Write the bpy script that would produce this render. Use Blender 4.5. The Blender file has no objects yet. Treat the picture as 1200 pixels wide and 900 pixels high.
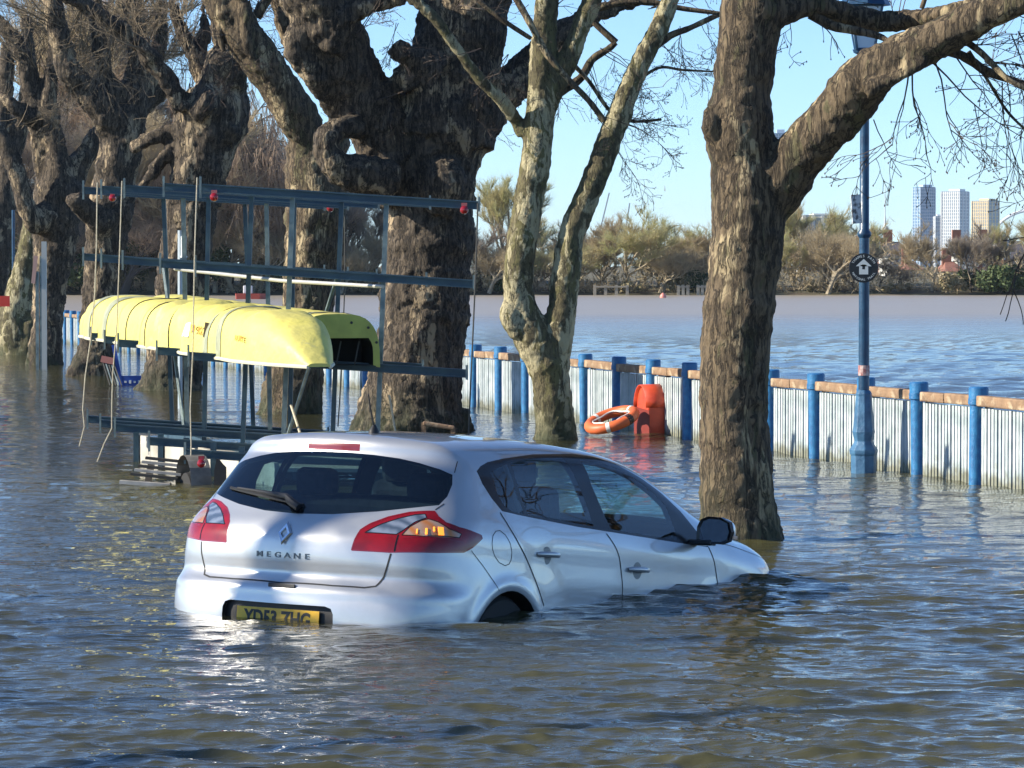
import bpy, bmesh, math, random
import numpy as np
from mathutils import Vector, Matrix, noise
from mathutils.bvhtree import BVHTree

random.seed(7)
S = bpy.context.scene
COL = S.collection
R = math.radians

# ------------------------------------------------------------------ camera
F_PX = 4160.0            # focal length in pixels of a 1200 px wide picture
CAM_H = 1.80             # metres above the flood water (water is z = 0)
TH = math.atan((450 - 317) / F_PX)
cam = bpy.data.objects.new('camera', bpy.data.cameras.new('camera'))
COL.objects.link(cam)
cam.data.sensor_width = 36
cam.data.lens = F_PX / 1200 * 36
cam.location = (0, 0, CAM_H)
cam.rotation_euler = (math.pi / 2 - TH, 0, 0)
cam.data.clip_start = 0.5
cam.data.clip_end = 9000
S.camera = cam

# ------------------------------------------------------------------ light
SUN_DIR = Vector((-0.90, -0.10, 0.47)).normalized()      # towards the sun
SUN_EL = math.asin(SUN_DIR.z)
SUN_AZ = math.atan2(SUN_DIR.x, SUN_DIR.y)               # clockwise from +Y
world = bpy.data.worlds.new('World')
S.world = world
world.use_nodes = True
wn = world.node_tree
sky = wn.nodes.new('ShaderNodeTexSky')
sky.sky_type = 'NISHITA'
sky.sun_disc = False
sky.sun_elevation = SUN_EL
sky.sun_rotation = SUN_AZ
sky.air_density = 1.0
sky.altitude = 3000
sky.dust_density = 0.0
sky.ozone_density = 3.5
tint = wn.nodes.new('ShaderNodeMix'); tint.data_type = 'RGBA'; tint.blend_type = 'MULTIPLY'; tint.inputs[0].default_value = 1.0; tint.inputs[7].default_value = (0.86, 0.98, 1.10, 1)
wn.links.new(sky.outputs[0], tint.inputs[6]); wn.links.new(tint.outputs[2], wn.nodes['Background'].inputs[0])
wn.nodes['Background'].inputs[1].default_value = 0.104
sun = bpy.data.objects.new('sun', bpy.data.lights.new('sun', 'SUN'))
COL.objects.link(sun)
sun.data.energy = 5.0
sun.data.angle = R(0.5)
sun.data.color = (1.0, 0.91, 0.76)
sun.rotation_euler = SUN_DIR.to_track_quat('Z', 'Y').to_euler()
S.view_settings.view_transform = 'Standard'
S.view_settings.look = 'None'
S.view_settings.exposure = 0.86
S.view_settings.gamma = 1.0
S.render.engine = 'CYCLES'
S.render.resolution_x, S.render.resolution_y = 1024, 768

# ------------------------------------------------------------------ helpers
def at(px, py, Y):
    """the point seen at photo pixel (px, py) standing Y metres down the view"""
    u, v = (px - 600) / F_PX, (450 - py) / F_PX
    s = Y / (math.cos(TH) + v * math.sin(TH))
    return Vector((u * s, Y, CAM_H + (-math.sin(TH) + v * math.cos(TH)) * s))

def depth_of(py, h=0.0):
    """distance of a point at height h above the water seen at row py"""
    v = (450 - py) / F_PX
    return (h - CAM_H) / (-math.sin(TH) + v * math.cos(TH)) * (math.cos(TH) + v * math.sin(TH))

def tag(o, label=None, cat=None, group=None, kind=None):
    if label: o['label'] = label
    if cat: o['category'] = cat
    if group: o['group'] = group
    if kind: o['kind'] = kind
    return o

def empty(name, loc=(0, 0, 0), label=None, cat=None, group=None):
    o = bpy.data.objects.new(name, None)
    COL.objects.link(o)
    o.location = loc
    o.empty_display_size = 0.2
    return tag(o, label, cat, group)

def link(name, me, parent=None, mats=(), local=False):
    o = bpy.data.objects.new(name, me)
    COL.objects.link(o)
    for m in mats:
        me.materials.append(m)
    if parent is not None:
        o.parent = parent
        if not local:
            o.matrix_parent_inverse = parent.matrix_basis.inverted()
    return o

def copy_tree(o, parent=None):
    c = o.copy(); COL.objects.link(c)
    if parent is not None: c.parent = parent
    for ch in list(o.children):
        copy_tree(ch, c)
    return c

class MB:
    """collects simple shapes into one mesh"""
    def __init__(s): s.v = []; s.f = []; s.m = []; s.M = None; s.mi = 0
    def add(s, vs, fs):
        n = len(s.v)
        if s.M is not None: vs = [s.M @ Vector(v) for v in vs]
        s.v += [tuple(v) for v in vs]
        s.f += [tuple(i + n for i in f) for f in fs]
        s.m += [s.mi] * len(fs)
        return s
    def box(s, c, d, rot=None):
        x, y, z = d[0] / 2, d[1] / 2, d[2] / 2
        vs = [Vector(p) for p in ((-x,-y,-z),(x,-y,-z),(x,y,-z),(-x,y,-z),(-x,-y,z),(x,-y,z),(x,y,z),(-x,y,z))]
        if rot is not None: vs = [rot @ v for v in vs]
        c = Vector(c)
        return s.add([v + c for v in vs], [(0,3,2,1),(4,5,6,7),(0,1,5,4),(1,2,6,5),(2,3,7,6),(3,0,4,7)])
    def beam(s, a, b, w, h, up=Vector((0, 0, 1))):
        a, b = Vector(a), Vector(b); d = b - a
        x = d.normalized(); y = up.cross(x)
        if y.length < 1e-4: y = Vector((0, 1, 0)).cross(x)
        y.normalize(); z = x.cross(y)
        rot = Matrix((x, y, z)).transposed()
        return s.box((a + b) / 2, (d.length, w, h), rot)
    def tube(s, pts, rad, n=8, cap=True):
        pts = [Vector(p) for p in pts]
        if not hasattr(rad, '__len__'): rad = [rad] * len(pts)
        vs = []; fs = []; up = None
        for i, p in enumerate(pts):
            t = (pts[min(i + 1, len(pts) - 1)] - pts[max(i - 1, 0)]).normalized()
            if up is None:
                up = t.orthogonal().normalized()
            up = (up - t * up.dot(t)).normalized()
            sd = t.cross(up)
            for k in range(n):
                a = 2 * math.pi * k / n
                vs.append(p + (up * math.cos(a) + sd * math.sin(a)) * rad[i])
        for i in range(len(pts) - 1):
            for k in range(n):
                k2 = (k + 1) % n
                fs.append((i*n+k, i*n+k2, (i+1)*n+k2, (i+1)*n+k))
        if cap:
            fs.append(tuple(range(n))[::-1]); fs.append(tuple((len(pts)-1)*n + k for k in range(n)))
        return s.add(vs, fs)
    def lathe(s, c, prof, n=20, axis='z'):
        c = Vector(c); vs = []; fs = []
        for r, h in prof:
            for k in range(n):
                a = 2 * math.pi * k / n
                p = (r * math.cos(a), r * math.sin(a), h)
                if axis == 'x': p = (h, p[0], p[1])
                if axis == 'y': p = (p[1], h, p[0])
                vs.append(c + Vector(p))
        for i in range(len(prof) - 1):
            for k in range(n):
                k2 = (k + 1) % n
                fs.append((i*n+k, i*n+k2, (i+1)*n+k2, (i+1)*n+k))
        fs.append(tuple(range(n))[::-1]); fs.append(tuple((len(prof)-1)*n + k for k in range(n)))
        return s.add(vs, fs)
    def build(s, name, mats, parent=None, smooth=False, local=False, bevel=0):
        me = bpy.data.meshes.new(name)
        me.from_pydata(s.v, [], s.f)
        if any(s.m): me.polygons.foreach_set('material_index', s.m)
        if smooth:
            me.polygons.foreach_set('use_smooth', [True] * len(me.polygons))
            try: me.set_sharp_from_angle(angle=R(40))
            except Exception: pass
        me.update()
        if not isinstance(mats, (list, tuple)): mats = [mats]
        o = link(name, me, parent, mats, local)
        if bevel:
            m = o.modifiers.new('bevel', 'BEVEL'); m.width = bevel; m.segments = 2; m.limit_method = 'ANGLE'
        return o

def text_mesh(name, body, size, mat, parent, M, depth=0.002, local=False, align='CENTER', bold=0.0, sx=1.0):
    cu = bpy.data.curves.new(name, 'FONT')
    cu.body = body; cu.size = size; cu.extrude = depth; cu.align_x = align; cu.align_y = 'CENTER'
    cu.offset = bold; cu.resolution_u = 3
    t = bpy.data.objects.new('tmp', cu); COL.objects.link(t)
    dg = bpy.context.evaluated_depsgraph_get()
    me = bpy.data.meshes.new_from_object(t.evaluated_get(dg))
    bpy.data.objects.remove(t)
    me.transform(M @ Matrix.Diagonal((sx, 1, 1, 1)))
    me.materials.clear()
    return link(name, me, parent, [mat], local)

# ------------------------------------------------------------------ materials
def nodes_of(m):
    m.use_nodes = True
    return m.node_tree, m.node_tree.nodes['Principled BSDF']

def setp(b, **k):
    names = dict(color='Base Color', rough='Roughness', metal='Metallic', ior='IOR', trans='Transmission Weight',
                 coat='Coat Weight', coatr='Coat Roughness', spec='Specular IOR Level', emit='Emission Color',
                 emits='Emission Strength', sss='Subsurface Weight')
    for a, v in k.items():
        if a in ('color', 'emit') and len(v) == 3: v = (*v, 1)
        b.inputs[names[a]].default_value = v

def mat(name, color, rough=0.6, var=0.0, scale=8.0, color2=None, bump=0.0, bscale=40.0, detail=4, thresh=(0.35, 0.65), **k):
    """principled with a noise mix between two colours and a fine relief"""
    m = bpy.data.materials.new(name); nt, b = nodes_of(m)
    setp(b, color=color, rough=rough, **k)
    tc = nt.nodes.new('ShaderNodeTexCoord')
    if var or color2:
        c2 = color2 or tuple(max(0, c * (1 - var)) for c in color)
        n = nt.nodes.new('ShaderNodeTexNoise'); n.inputs['Scale'].default_value = scale; n.inputs['Detail'].default_value = detail
        nt.links.new(tc.outputs['Object'], n.inputs['Vector'])
        mr = nt.nodes.new('ShaderNodeMapRange'); mr.inputs[1].default_value, mr.inputs[2].default_value = thresh
        nt.links.new(n.outputs['Fac'], mr.inputs[0])
        mx = nt.nodes.new('ShaderNodeMix'); mx.data_type = 'RGBA'
        mx.inputs[6].default_value = (*color, 1); mx.inputs[7].default_value = (*c2, 1)
        nt.links.new(mr.outputs[0], mx.inputs[0]); nt.links.new(mx.outputs[2], b.inputs['Base Color'])
    if bump:
        n2 = nt.nodes.new('ShaderNodeTexNoise'); n2.inputs['Scale'].default_value = bscale; n2.inputs['Detail'].default_value = 6
        nt.links.new(tc.outputs['Object'], n2.inputs['Vector'])
        bp = nt.nodes.new('ShaderNodeBump'); bp.inputs['Strength'].default_value = min(1, bump); bp.inputs['Distance'].default_value = 0.02
        nt.links.new(n2.outputs['Fac'], bp.inputs['Height']); nt.links.new(bp.outputs[0], b.inputs['Normal'])
    return m
# ================================================================== WATER
def build_water():
    rng = np.random.default_rng(11)
    Z = [-90, -60, -40, -26, -16, -10, -6, -3, -1, 0, 1, 2, 3, 3.5, 4.0]
    while Z[-1] < 330:
        z = Z[-1]; Z.append(z + max(0.012, z * z / (CAM_H * F_PX) * 0.62))
    Z = np.array(Z)
    c = np.linspace(-1, 1, 561)
    tanx = np.where(np.abs(c) < 0.8, c / 0.8 * 0.165, np.sign(c) * (0.165 + ((np.abs(c) - 0.8) / 0.2) ** 2 * 0.75))
    Yg, Tg = np.meshgrid(Z, tanx, indexing='ij'); Xg = np.where(Yg > 6, Yg, 12 - Yg) * Tg
    dz = np.gradient(Z)[:, None] * np.ones_like(Tg); dx = np.abs(np.gradient(tanx))[None, :] * np.abs(Yg)
    H = np.zeros_like(Xg); DX = np.zeros_like(Xg); DY = np.zeros_like(Xg)
    n = 130
    lam = np.exp(rng.uniform(math.log(0.075), math.log(2.6), n))
    ang = rng.normal(math.radians(84), math.radians(21), n)
    ang[::6] = rng.uniform(0, math.pi, len(ang[::6]))
    ph = rng.uniform(0, 2 * math.pi, n)
    # beyond the fence the river runs freely, in front of it the flood is calmer
    fence_x = 3.94 - 0.2585 * (Yg - 30)
    river = np.clip((Xg - fence_x) / 3.0 + 0.3, 0, 1)
    calm = 0.75 + 0.35 * np.sin(Xg * 0.8 + 1.0 + 0.3 * Yg) * np.sin(Yg * 0.31 + 0.7)
    lee = 1 - 0.42 * np.exp(-(((Xg + 1.2) / 1.6) ** 2 + ((Yg - 15.5) / 3.5) ** 2))      # calmer water in the lee of the car
    for l, a, p in zip(lam, ang, ph):
        k = 2 * math.pi / l; kx, ky = k * math.cos(a), k * math.sin(a)
        sl = 0.021 * (l / 0.5) ** (-0.12)
        sl = sl * (1.75 if l < 0.30 else 1.15 if l < 0.6 else 0.75)
        if l > 0.8: sl = sl * 0.26
        amp = sl / k
        lod = np.clip((l * 1.0 - 2.2 * (dz * abs(math.sin(a)) + dx * abs(math.cos(a)))) / (l * 0.8), 0, 1)
        g = amp * lod * lee * (np.where(river > 0, 1, 1) * (calm * (1 - river) * 1.25 + river * (1.2 if l < 0.7 else 6.0)))
        q = kx * Xg + ky * Yg + p + 0.9 * np.sin(0.21 * ky * Xg + p * 3) + 0.5 * np.sin(0.13 * ky * Yg + p)
        H += g * np.sin(q); 
        DX += 0.9 * g * math.cos(a) * np.cos(q); DY += 0.9 * g * math.sin(a) * np.cos(q)
    # bow ripples round the car
    H = np.where(Yg > 310, H * np.clip((330 - Yg) / 20, 0, 1), H)
    nr, nc = Xg.shape
    co = np.stack([Xg + DX, Yg + DY, H], -1).reshape(-1, 3)
    i, j = np.meshgrid(np.arange(nr - 1), np.arange(nc - 1), indexing='ij')
    a = (i * nc + j).ravel()
    quads = np.stack([a, a + 1, a + nc + 1, a + nc], -1)
    me = bpy.data.meshes.new('water')
    me.vertices.add(len(co)); me.vertices.foreach_set('co', co.ravel())
    me.loops.add(quads.size); me.loops.foreach_set('vertex_index', quads.ravel())
    me.polygons.add(len(quads)); me.polygons.foreach_set('loop_start', np.arange(len(quads)) * 4)
    me.update(calc_edges=True)
    me.polygons.foreach_set('use_smooth', [True] * len(quads))
    m = bpy.data.materials.new('muddy flood water'); nt, b = nodes_of(m)
    setp(b, color=(0.115, 0.095, 0.060), rough=0.02, ior=1.56)
    tc = nt.nodes.new('ShaderNodeTexCoord')
    mp = nt.nodes.new('ShaderNodeMapping'); mp.inputs['Scale'].default_value = (0.42, 1.45, 1.0)
    nt.links.new(tc.outputs['Object'], mp.inputs[0])
    n1 = nt.nodes.new('ShaderNodeTexNoise'); n1.inputs['Scale'].default_value = 9; n1.inputs['Detail'].default_value = 4; n1.inputs['Roughness'].default_value = 0.55; n1.inputs['Distortion'].default_value = 0.4
    nt.links.new(mp.outputs[0], n1.inputs['Vector'])
    n3 = nt.nodes.new('ShaderNodeTexNoise'); n3.inputs['Scale'].default_value = 1.3; n3.inputs['Detail'].default_value = 5; n3.inputs['Roughness'].default_value = 0.6
    nt.links.new(mp.outputs[0], n3.inputs['Vector'])
    bp = nt.nodes.new('ShaderNodeBump'); bp.inputs['Strength'].default_value = 0.9; bp.inputs['Distance'].default_value = 0.014
    nt.links.new(n1.outputs['Fac'], bp.inputs['Height'])
    bp3 = nt.nodes.new('ShaderNodeBump'); bp3.inputs['Strength'].default_value = 0.8; bp3.inputs['Distance'].default_value = 0.05
    nt.links.new(n3.outputs['Fac'], bp3.inputs['Height']); nt.links.new(bp.outputs[0], bp3.inputs['Normal'])
    n5 = nt.nodes.new('ShaderNodeTexNoise'); n5.inputs['Scale'].default_value = 0.40; n5.inputs['Detail'].default_value = 4; nt.links.new(mp.outputs[0], n5.inputs['Vector'])
    bp5 = nt.nodes.new('ShaderNodeBump'); bp5.inputs['Strength'].default_value = 0.8; bp5.inputs['Distance'].default_value = 0.10
    nt.links.new(n5.outputs['Fac'], bp5.inputs['Height']); nt.links.new(bp3.outputs[0], bp5.inputs['Normal'])
    nt.links.new(bp5.outputs[0], b.inputs['Normal'])
    n4 = nt.nodes.new('ShaderNodeTexNoise'); n4.inputs['Scale'].default_value = 27; n4.inputs['Detail'].default_value = 2; nt.links.new(mp.outputs[0], n4.inputs['Vector'])
    bp4 = nt.nodes.new('ShaderNodeBump'); bp4.inputs['Strength'].default_value = 0.8; bp4.inputs['Distance'].default_value = 0.003
    nt.links.new(n4.outputs['Fac'], bp4.inputs['Height']); nt.links.new(bp4.outputs[0], bp.inputs['Normal'])
    # silt: paler brown streams drift through the darker water
    n2 = nt.nodes.new('ShaderNodeTexNoise'); n2.inputs['Scale'].default_value = 0.06; n2.inputs['Detail'].default_value = 5
    mp2 = nt.nodes.new('ShaderNodeMapping'); mp2.inputs['Scale'].default_value = (0.5, 1.0, 1.0); nt.links.new(tc.outputs['Object'], mp2.inputs[0]); nt.links.new(mp2.outputs[0], n2.inputs['Vector'])
    mr = nt.nodes.new('ShaderNodeMapRange'); mr.inputs[1].default_value = 0.4; mr.inputs[2].default_value = 0.65; nt.links.new(n2.outputs['Fac'], mr.inputs[0])
    mx = nt.nodes.new('ShaderNodeMix'); mx.data_type = 'RGBA'; mx.inputs[6].default_value = (0.030, 0.031, 0.014, 1); mx.inputs[7].default_value = (0.090, 0.084, 0.036, 1)
    nt.links.new(mr.outputs[0], mx.inputs[0])
    # the main stream out in the river carries pale silt
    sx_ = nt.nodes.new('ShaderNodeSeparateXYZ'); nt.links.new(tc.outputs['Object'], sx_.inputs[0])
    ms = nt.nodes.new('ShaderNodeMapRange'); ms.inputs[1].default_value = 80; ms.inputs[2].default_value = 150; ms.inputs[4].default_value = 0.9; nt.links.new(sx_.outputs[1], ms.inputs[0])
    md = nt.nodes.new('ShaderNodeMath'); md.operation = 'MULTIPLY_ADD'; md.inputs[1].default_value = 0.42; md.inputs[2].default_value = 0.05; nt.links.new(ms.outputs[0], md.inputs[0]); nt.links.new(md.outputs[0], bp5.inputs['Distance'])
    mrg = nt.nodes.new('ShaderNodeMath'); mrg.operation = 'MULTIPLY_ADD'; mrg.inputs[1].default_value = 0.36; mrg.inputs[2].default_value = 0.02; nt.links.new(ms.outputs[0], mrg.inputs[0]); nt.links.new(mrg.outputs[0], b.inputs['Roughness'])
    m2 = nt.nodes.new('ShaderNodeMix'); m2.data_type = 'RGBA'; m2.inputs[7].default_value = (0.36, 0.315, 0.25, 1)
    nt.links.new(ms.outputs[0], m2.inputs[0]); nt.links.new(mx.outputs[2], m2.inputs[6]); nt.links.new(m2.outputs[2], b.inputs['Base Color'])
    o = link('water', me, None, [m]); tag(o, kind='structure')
build_water()
# river bed / drowned road and the land beyond the far bank, one sheet
g = MB(); xs = [-4000, -1500, -500, -200, -60, 0, 60, 200, 500, 1500, 4000]; ys = [-60, 20, 100, 200, 252, 258.5, 264, 300, 500, 1200, 6000]
zs = [-1.3, -1.3, -2.5, -2.5, -1.6, -0.05, 0.5, 1.0, 1.6, 3, 4]
vs = [(x, y, z) for y, z in zip(ys, zs) for x in xs]; nx_ = len(xs)
g.add(vs, [(i*nx_+j, i*nx_+j+1, (i+1)*nx_+j+1, (i+1)*nx_+j) for i in range(len(ys)-1) for j in range(nx_-1)])
tag(g.build('ground', mat('muddy winter grass', (0.10, 0.10, 0.05), 0.95, scale=0.4, color2=(0.13, 0.10, 0.06))), kind='structure')
# ================================================================== CAR
# car frame: x forward from the rear bumper, y to the LEFT, z up from the road
CX, CY, CYAW, CPIT, CWL, CROLL = -1.2579, 18.2275, 1.0147, 0.1107, 0.4185, 0.0109
def car_matrix():
    cp, sp, cy, sy = math.cos(CPIT), math.sin(CPIT), math.cos(CYAW), math.sin(CYAW)
    ex = Vector((cp * cy, cp * sy, -sp)); ey = Vector((-sy, cy, CROLL)).normalized()
    ez = ex.cross(ey).normalized(); ey = ez.cross(ex)
    M = Matrix((ex, ey, ez)).transposed().to_4x4(); M.translation = (CX, CY, -CWL)
    return M
CARM = car_matrix()

def smax(a, b, k):
    h = np.maximum(k - np.abs(a - b), 0) / k
    return np.maximum(a, b) + h * h * k * 0.25
def interp(x, xs, ys):
    """smooth (cubic Hermite) interpolation"""
    xs = np.asarray(xs, float); ys = np.asarray(ys, float)
    d = np.gradient(ys, xs)
    i = np.clip(np.searchsorted(xs, x) - 1, 0, len(xs) - 2)
    h = xs[i + 1] - xs[i]; t = np.clip((x - xs[i]) / h, 0, 1)
    return ((2*t**3 - 3*t**2 + 1) * ys[i] + (t**3 - 2*t**2 + t) * h * d[i]
            + (-2*t**3 + 3*t**2) * ys[i + 1] + (t**3 - t**2) * h * d[i + 1])

ROOF_X = [0.20, 0.36, 0.60, 0.95, 1.40, 1.90, 2.25, 2.55, 2.85, 3.10, 3.32, 3.50, 3.80, 4.05, 4.25, 4.50]
ROOF_Z = [1.385,1.405,1.435,1.465,1.488,1.492,1.482,1.445,1.362,1.265,1.172,1.115,1.068,1.010,0.945, 0.82]
HALF_X = [-0.1, 0.30, 0.80, 1.30, 2.00, 2.80, 3.40, 3.80, 4.10, 4.40]
HALF_W = [0.87,0.885,0.908,0.892,0.886,0.888,0.900,0.885,0.840,0.74]
SIDE_Z = [0.15, 0.30, 0.50, 0.65, 0.80, 0.92, 1.00, 1.06, 1.15, 1.25, 1.35, 1.45, 1.60]
SIDE_D = [0.06, 0.03, 0.005,0.004,0.016,0.022,0.046,0.072,0.108,0.150,0.198,0.255,0.36]
REAR_Z = [0.15, 0.30, 0.42, 0.54, 0.600, 0.625, 0.66, 0.705, 0.725, 0.80, 0.87, 0.93, 0.985, 1.05, 1.15, 1.25, 1.308, 1.322, 1.36, 1.42, 1.5]
REAR_X = [0.06, 0.02, 0.000,0.000,0.010, 0.034, 0.054,0.048,0.043,0.038,0.048,0.085, 0.140, 0.20, 0.285,0.37, 0.420, 0.424, 0.428,0.45, 0.50]

def car_F(p):
    x, y, z = p[..., 0], np.abs(p[..., 1]), p[..., 2]
    # sides
    D = interp(z, SIDE_Z, SIDE_D)
    W = interp(x, HALF_X, HALF_W) - D
    W = W - 0.05 * np.clip((1.0 - x) / 1.0, 0, 1) * np.clip((z - 1.0) / 0.4, 0, 1)
    for ax in (0.83, 3.44):
        r = np.hypot(x - ax, z - 0.31)
        W = W + 0.016 * np.exp(-((r - 0.37) / 0.045) ** 2) * (z < 1.0)
        W = W + 0.012 * np.exp(-((r - 0.45) / 0.16) ** 2)
    W = W - 0.010 * np.exp(-((z - 0.60) / 0.09) ** 2) * np.clip((x - 1.2) / 0.3, 0, 1) * np.clip((3.1 - x) / 0.3, 0, 1)
    a = y - W
    # rear, rounded in plan
    k = interp(z, [0.2, 0.6, 0.9, 1.3, 1.5], [0.20, 0.24, 0.30, 0.33, 0.33])
    b = interp(z, REAR_Z, REAR_X) + k * y ** 2 - x
    # top
    T = interp(x, ROOF_X, ROOF_Z)
    cr = interp(x, [0.2, 2.3, 3.0, 3.5, 4.3], [0.07, 0.07, 0.11, 0.05, 0.07])
    T = T - cr * (y / 0.72) ** 2 + 0.010 * np.exp(-((y - 0.52) / 0.06) ** 2) * np.clip((x - 3.4) / 0.2, 0, 1)
    c = (z - T) * 0.93
    d = x - (4.48 - 0.42 * y ** 2 - 0.10 * np.clip((z - 0.55) / 0.3, 0, 1))
    kk = interp(x, [0.3, 1.0, 3.0, 3.5, 4.2], [0.13, 0.15, 0.13, 0.20, 0.25])
    f = smax(a, c, kk)
    f = smax(f, smax(b, d, 0.05), np.where(x > 2, 0.3, interp(z, [0.3, 0.9, 1.28, 1.34, 1.45], [0.30, 0.22, 0.10, 0.05, 0.05])))
    return f
def car_G(p, e=1e-3):
    g = np.zeros_like(p)
    for i in range(3):
        q = p.copy(); q[..., i] += e; r = p.copy(); r[..., i] -= e
        g[..., i] = (car_F(q) - car_F(r)) / (2 * e)
    return g
def car_surface(P):
    """march from the car's spine through P to the skin"""
    Q = np.stack([np.clip(P[..., 0], 1.0, 3.2), 0 * P[..., 1], np.full(P.shape[:-1], 0.80)], -1)
    lo = np.zeros(P.shape[:-1]); hi = np.full(P.shape[:-1], 1.5)
    for _ in range(30):
        m = (lo + hi) / 2
        v = car_F(Q + (P - Q) * m[..., None])
        ins = v < 0
        lo = np.where(ins, m, lo); hi = np.where(ins, hi, m)
    return Q + (P - Q) * lo[..., None]
def car_body_bm():
    xs = np.linspace(-0.25, 4.55, 215); ys = np.linspace(-1.05, 1.05, 96); zs = np.linspace(0.18, 1.65, 70)
    bm = bmesh.new()
    def patch(A):
        Pn = car_surface(A.reshape(-1, 3)).reshape(A.shape)
        vs = [[bm.verts.new(Pn[i, j]) for j in range(A.shape[1])] for i in range(A.shape[0])]
        for i in range(A.shape[0] - 1):
            for j in range(A.shape[1] - 1):
                bm.faces.new((vs[i][j], vs[i+1][j], vs[i+1][j+1], vs[i][j+1]))
    gx, gz = np.meshgrid(xs, zs, indexing='ij')
    patch(np.stack([gx, 0*gx - 1.05, gz], -1)); patch(np.stack([gx, 0*gx + 1.05, gz], -1)[:, ::-1])
    gx, gy = np.meshgrid(xs, ys, indexing='ij'); patch(np.stack([gx, gy, 0*gx + 1.65], -1))
    gy, gz = np.meshgrid(ys, zs, indexing='ij')
    patch(np.stack([0*gy - 0.25, gy, gz], -1)[::-1]); patch(np.stack([0*gy + 4.55, gy, gz], -1))
    bmesh.ops.remove_doubles(bm, verts=bm.verts, dist=1e-5)
    bmesh.ops.recalc_face_normals(bm, faces=bm.faces)
    return bm
# ---- outlines of the panels, in the car's own frame (right side; mirrored for the left)
SURR = [(0.690,1.262),(0.75,1.292),(0.838,1.318),(1.02,1.348),(1.397,1.394),(1.868,1.428),(2.10,1.428),(2.30,1.402),(2.52,1.338),(2.70,1.262),(2.848,1.17),(2.969,1.055),(3.05,0.975),
        (2.755,0.983),(2.418,0.994),(1.955,1.009),(1.603,1.020),(1.292,1.036),(0.975,1.052),(0.813,1.064),(0.747,1.126),(0.700,1.200)]
GLF = [(1.89,1.397),(2.10,1.395),(2.28,1.37),(2.42,1.327),(2.563,1.262),(2.675,1.19),(2.708,1.06),(2.70,1.000),(2.421,1.010),(2.089,1.020),(1.965,1.026),(1.930,1.109),(1.885,1.26)]
GLR = [(1.075,1.330),(1.363,1.372),(1.700,1.394),(1.725,1.307),(1.765,1.148),(1.778,1.030),(1.45,1.045),(1.085,1.058),(1.062,1.128),(1.052,1.236)]
GLQ = [(0.815,1.262),(0.90,1.290),(1.020,1.318),(1.012,1.203),(1.040,1.060),(0.929,1.066),(0.848,1.095),(0.812,1.169)]
RGL = [(0,0.976),(0.217,0.984),(0.441,1.012),(0.619,1.046),(0.712,1.066),(0.722,1.114),(0.712,1.18),(0.690,1.232),(0.627,1.256),(0.51,1.283),(0.398,1.301),(0.249,1.313),(0.096,1.318),(0,1.318)]
HAT = [(0,0.613),(0.32,0.616),(0.49,0.617),(0.545,0.628),(0.572,0.678),(0.592,0.741),(0.606,0.80),(0.66,0.93),(0.725,1.04),(0.728,1.072)]
LAMP = [((x - y) * 0.70711, z) for x, y, z in [(0.088,-0.393,0.805),(0.096,-0.405,0.862),(0.124,-0.417,0.912),(0.165,-0.452,0.949),(0.225,-0.515,0.988),(0.286,-0.603,1.019),(0.323,-0.666,1.029),(0.355,-0.711,1.033),
        (0.345,-0.745,1.006),(0.356,-0.785,0.978),(0.411,-0.833,0.957),(0.496,-0.868,0.94),(0.56,-0.877,0.926),(0.565,-0.88,0.911),(0.475,-0.879,0.86),(0.415,-0.867,0.833),(0.278,-0.799,0.822),(0.144,-0.592,0.807)]]
LENS1 = [((x - y) * 0.70711, z) for x, y, z in [(0.123,-0.445,0.899),(0.18,-0.504,0.948),(0.239,-0.567,0.983),(0.29,-0.637,1.009),(0.316,-0.68,1.015),(0.307,-0.696,0.997),(0.26,-0.659,0.971),(0.203,-0.631,0.926),(0.179,-0.600,0.9)]]
LENS2 = [((x - y) * 0.70711, z) for x, y, z in [(0.183,-0.633,0.898),(0.226,-0.649,0.943),(0.281,-0.68,0.98),(0.308,-0.705,0.991),(0.33,-0.753,0.979),(0.355,-0.809,0.946),(0.409,-0.85,0.925),(0.392,-0.849,0.905),(0.236,-0.733,0.899)]]
FLAP = [(0.645,0.890),(0.660,0.930),(0.695,0.955),(0.735,0.960),(0.780,0.940),(0.815,0.900),(0.831,0.853),(0.825,0.812),(0.800,0.788),(0.764,0.780),(0.71,0.793),(0.670,0.825),(0.650,0.858)]
ARCH = [(0.83 + 0.342 * math.cos(a), 0.31 + 0.342 * math.sin(a)) for a in [math.pi * 2 * k / 40 for k in range(40)]]
SEAM_MID = [(1.897,0.998),(1.957,0.941),(2.009,0.87),(2.042,0.772),(2.056,0.661),(2.05,0.52),(2.04,0.26)]
SEAM_FR = [(3.045,0.975),(3.084,0.898),(3.112,0.813),(3.124,0.762),(3.124,0.6),(3.11,0.26)]
SEAM_RR = [(0.790,1.055),(0.828,0.992),(0.901,0.903),(0.997,0.813),(1.085,0.706),(1.177,0.583),(1.22,0.5),(1.24,0.26)]
DOORF = SEAM_MID + SEAM_FR[::-1] + [(2.9,1.05),(1.93,1.05)]
DOORR = SEAM_RR + SEAM_MID[::-1] + [(1.9,1.06),(0.85,1.10)]
PREC = [(0,0.506),(0.30,0.508),(0.335,0.498),(0.350,0.47),(0.352,0.43),(0.35,0.38),(0,0.38)]
BRK = [(0,1.328),(0.165,1.328),(0.165,1.366),(0,1.366)]
WSC = [(2.42,0),(2.43,0.3),(2.47,0.50),(2.53,0.585),(2.68,0.63),(2.95,0.70),(3.15,0.74),(3.30,0.66),(3.38,0.4),(3.40,0)]

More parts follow.
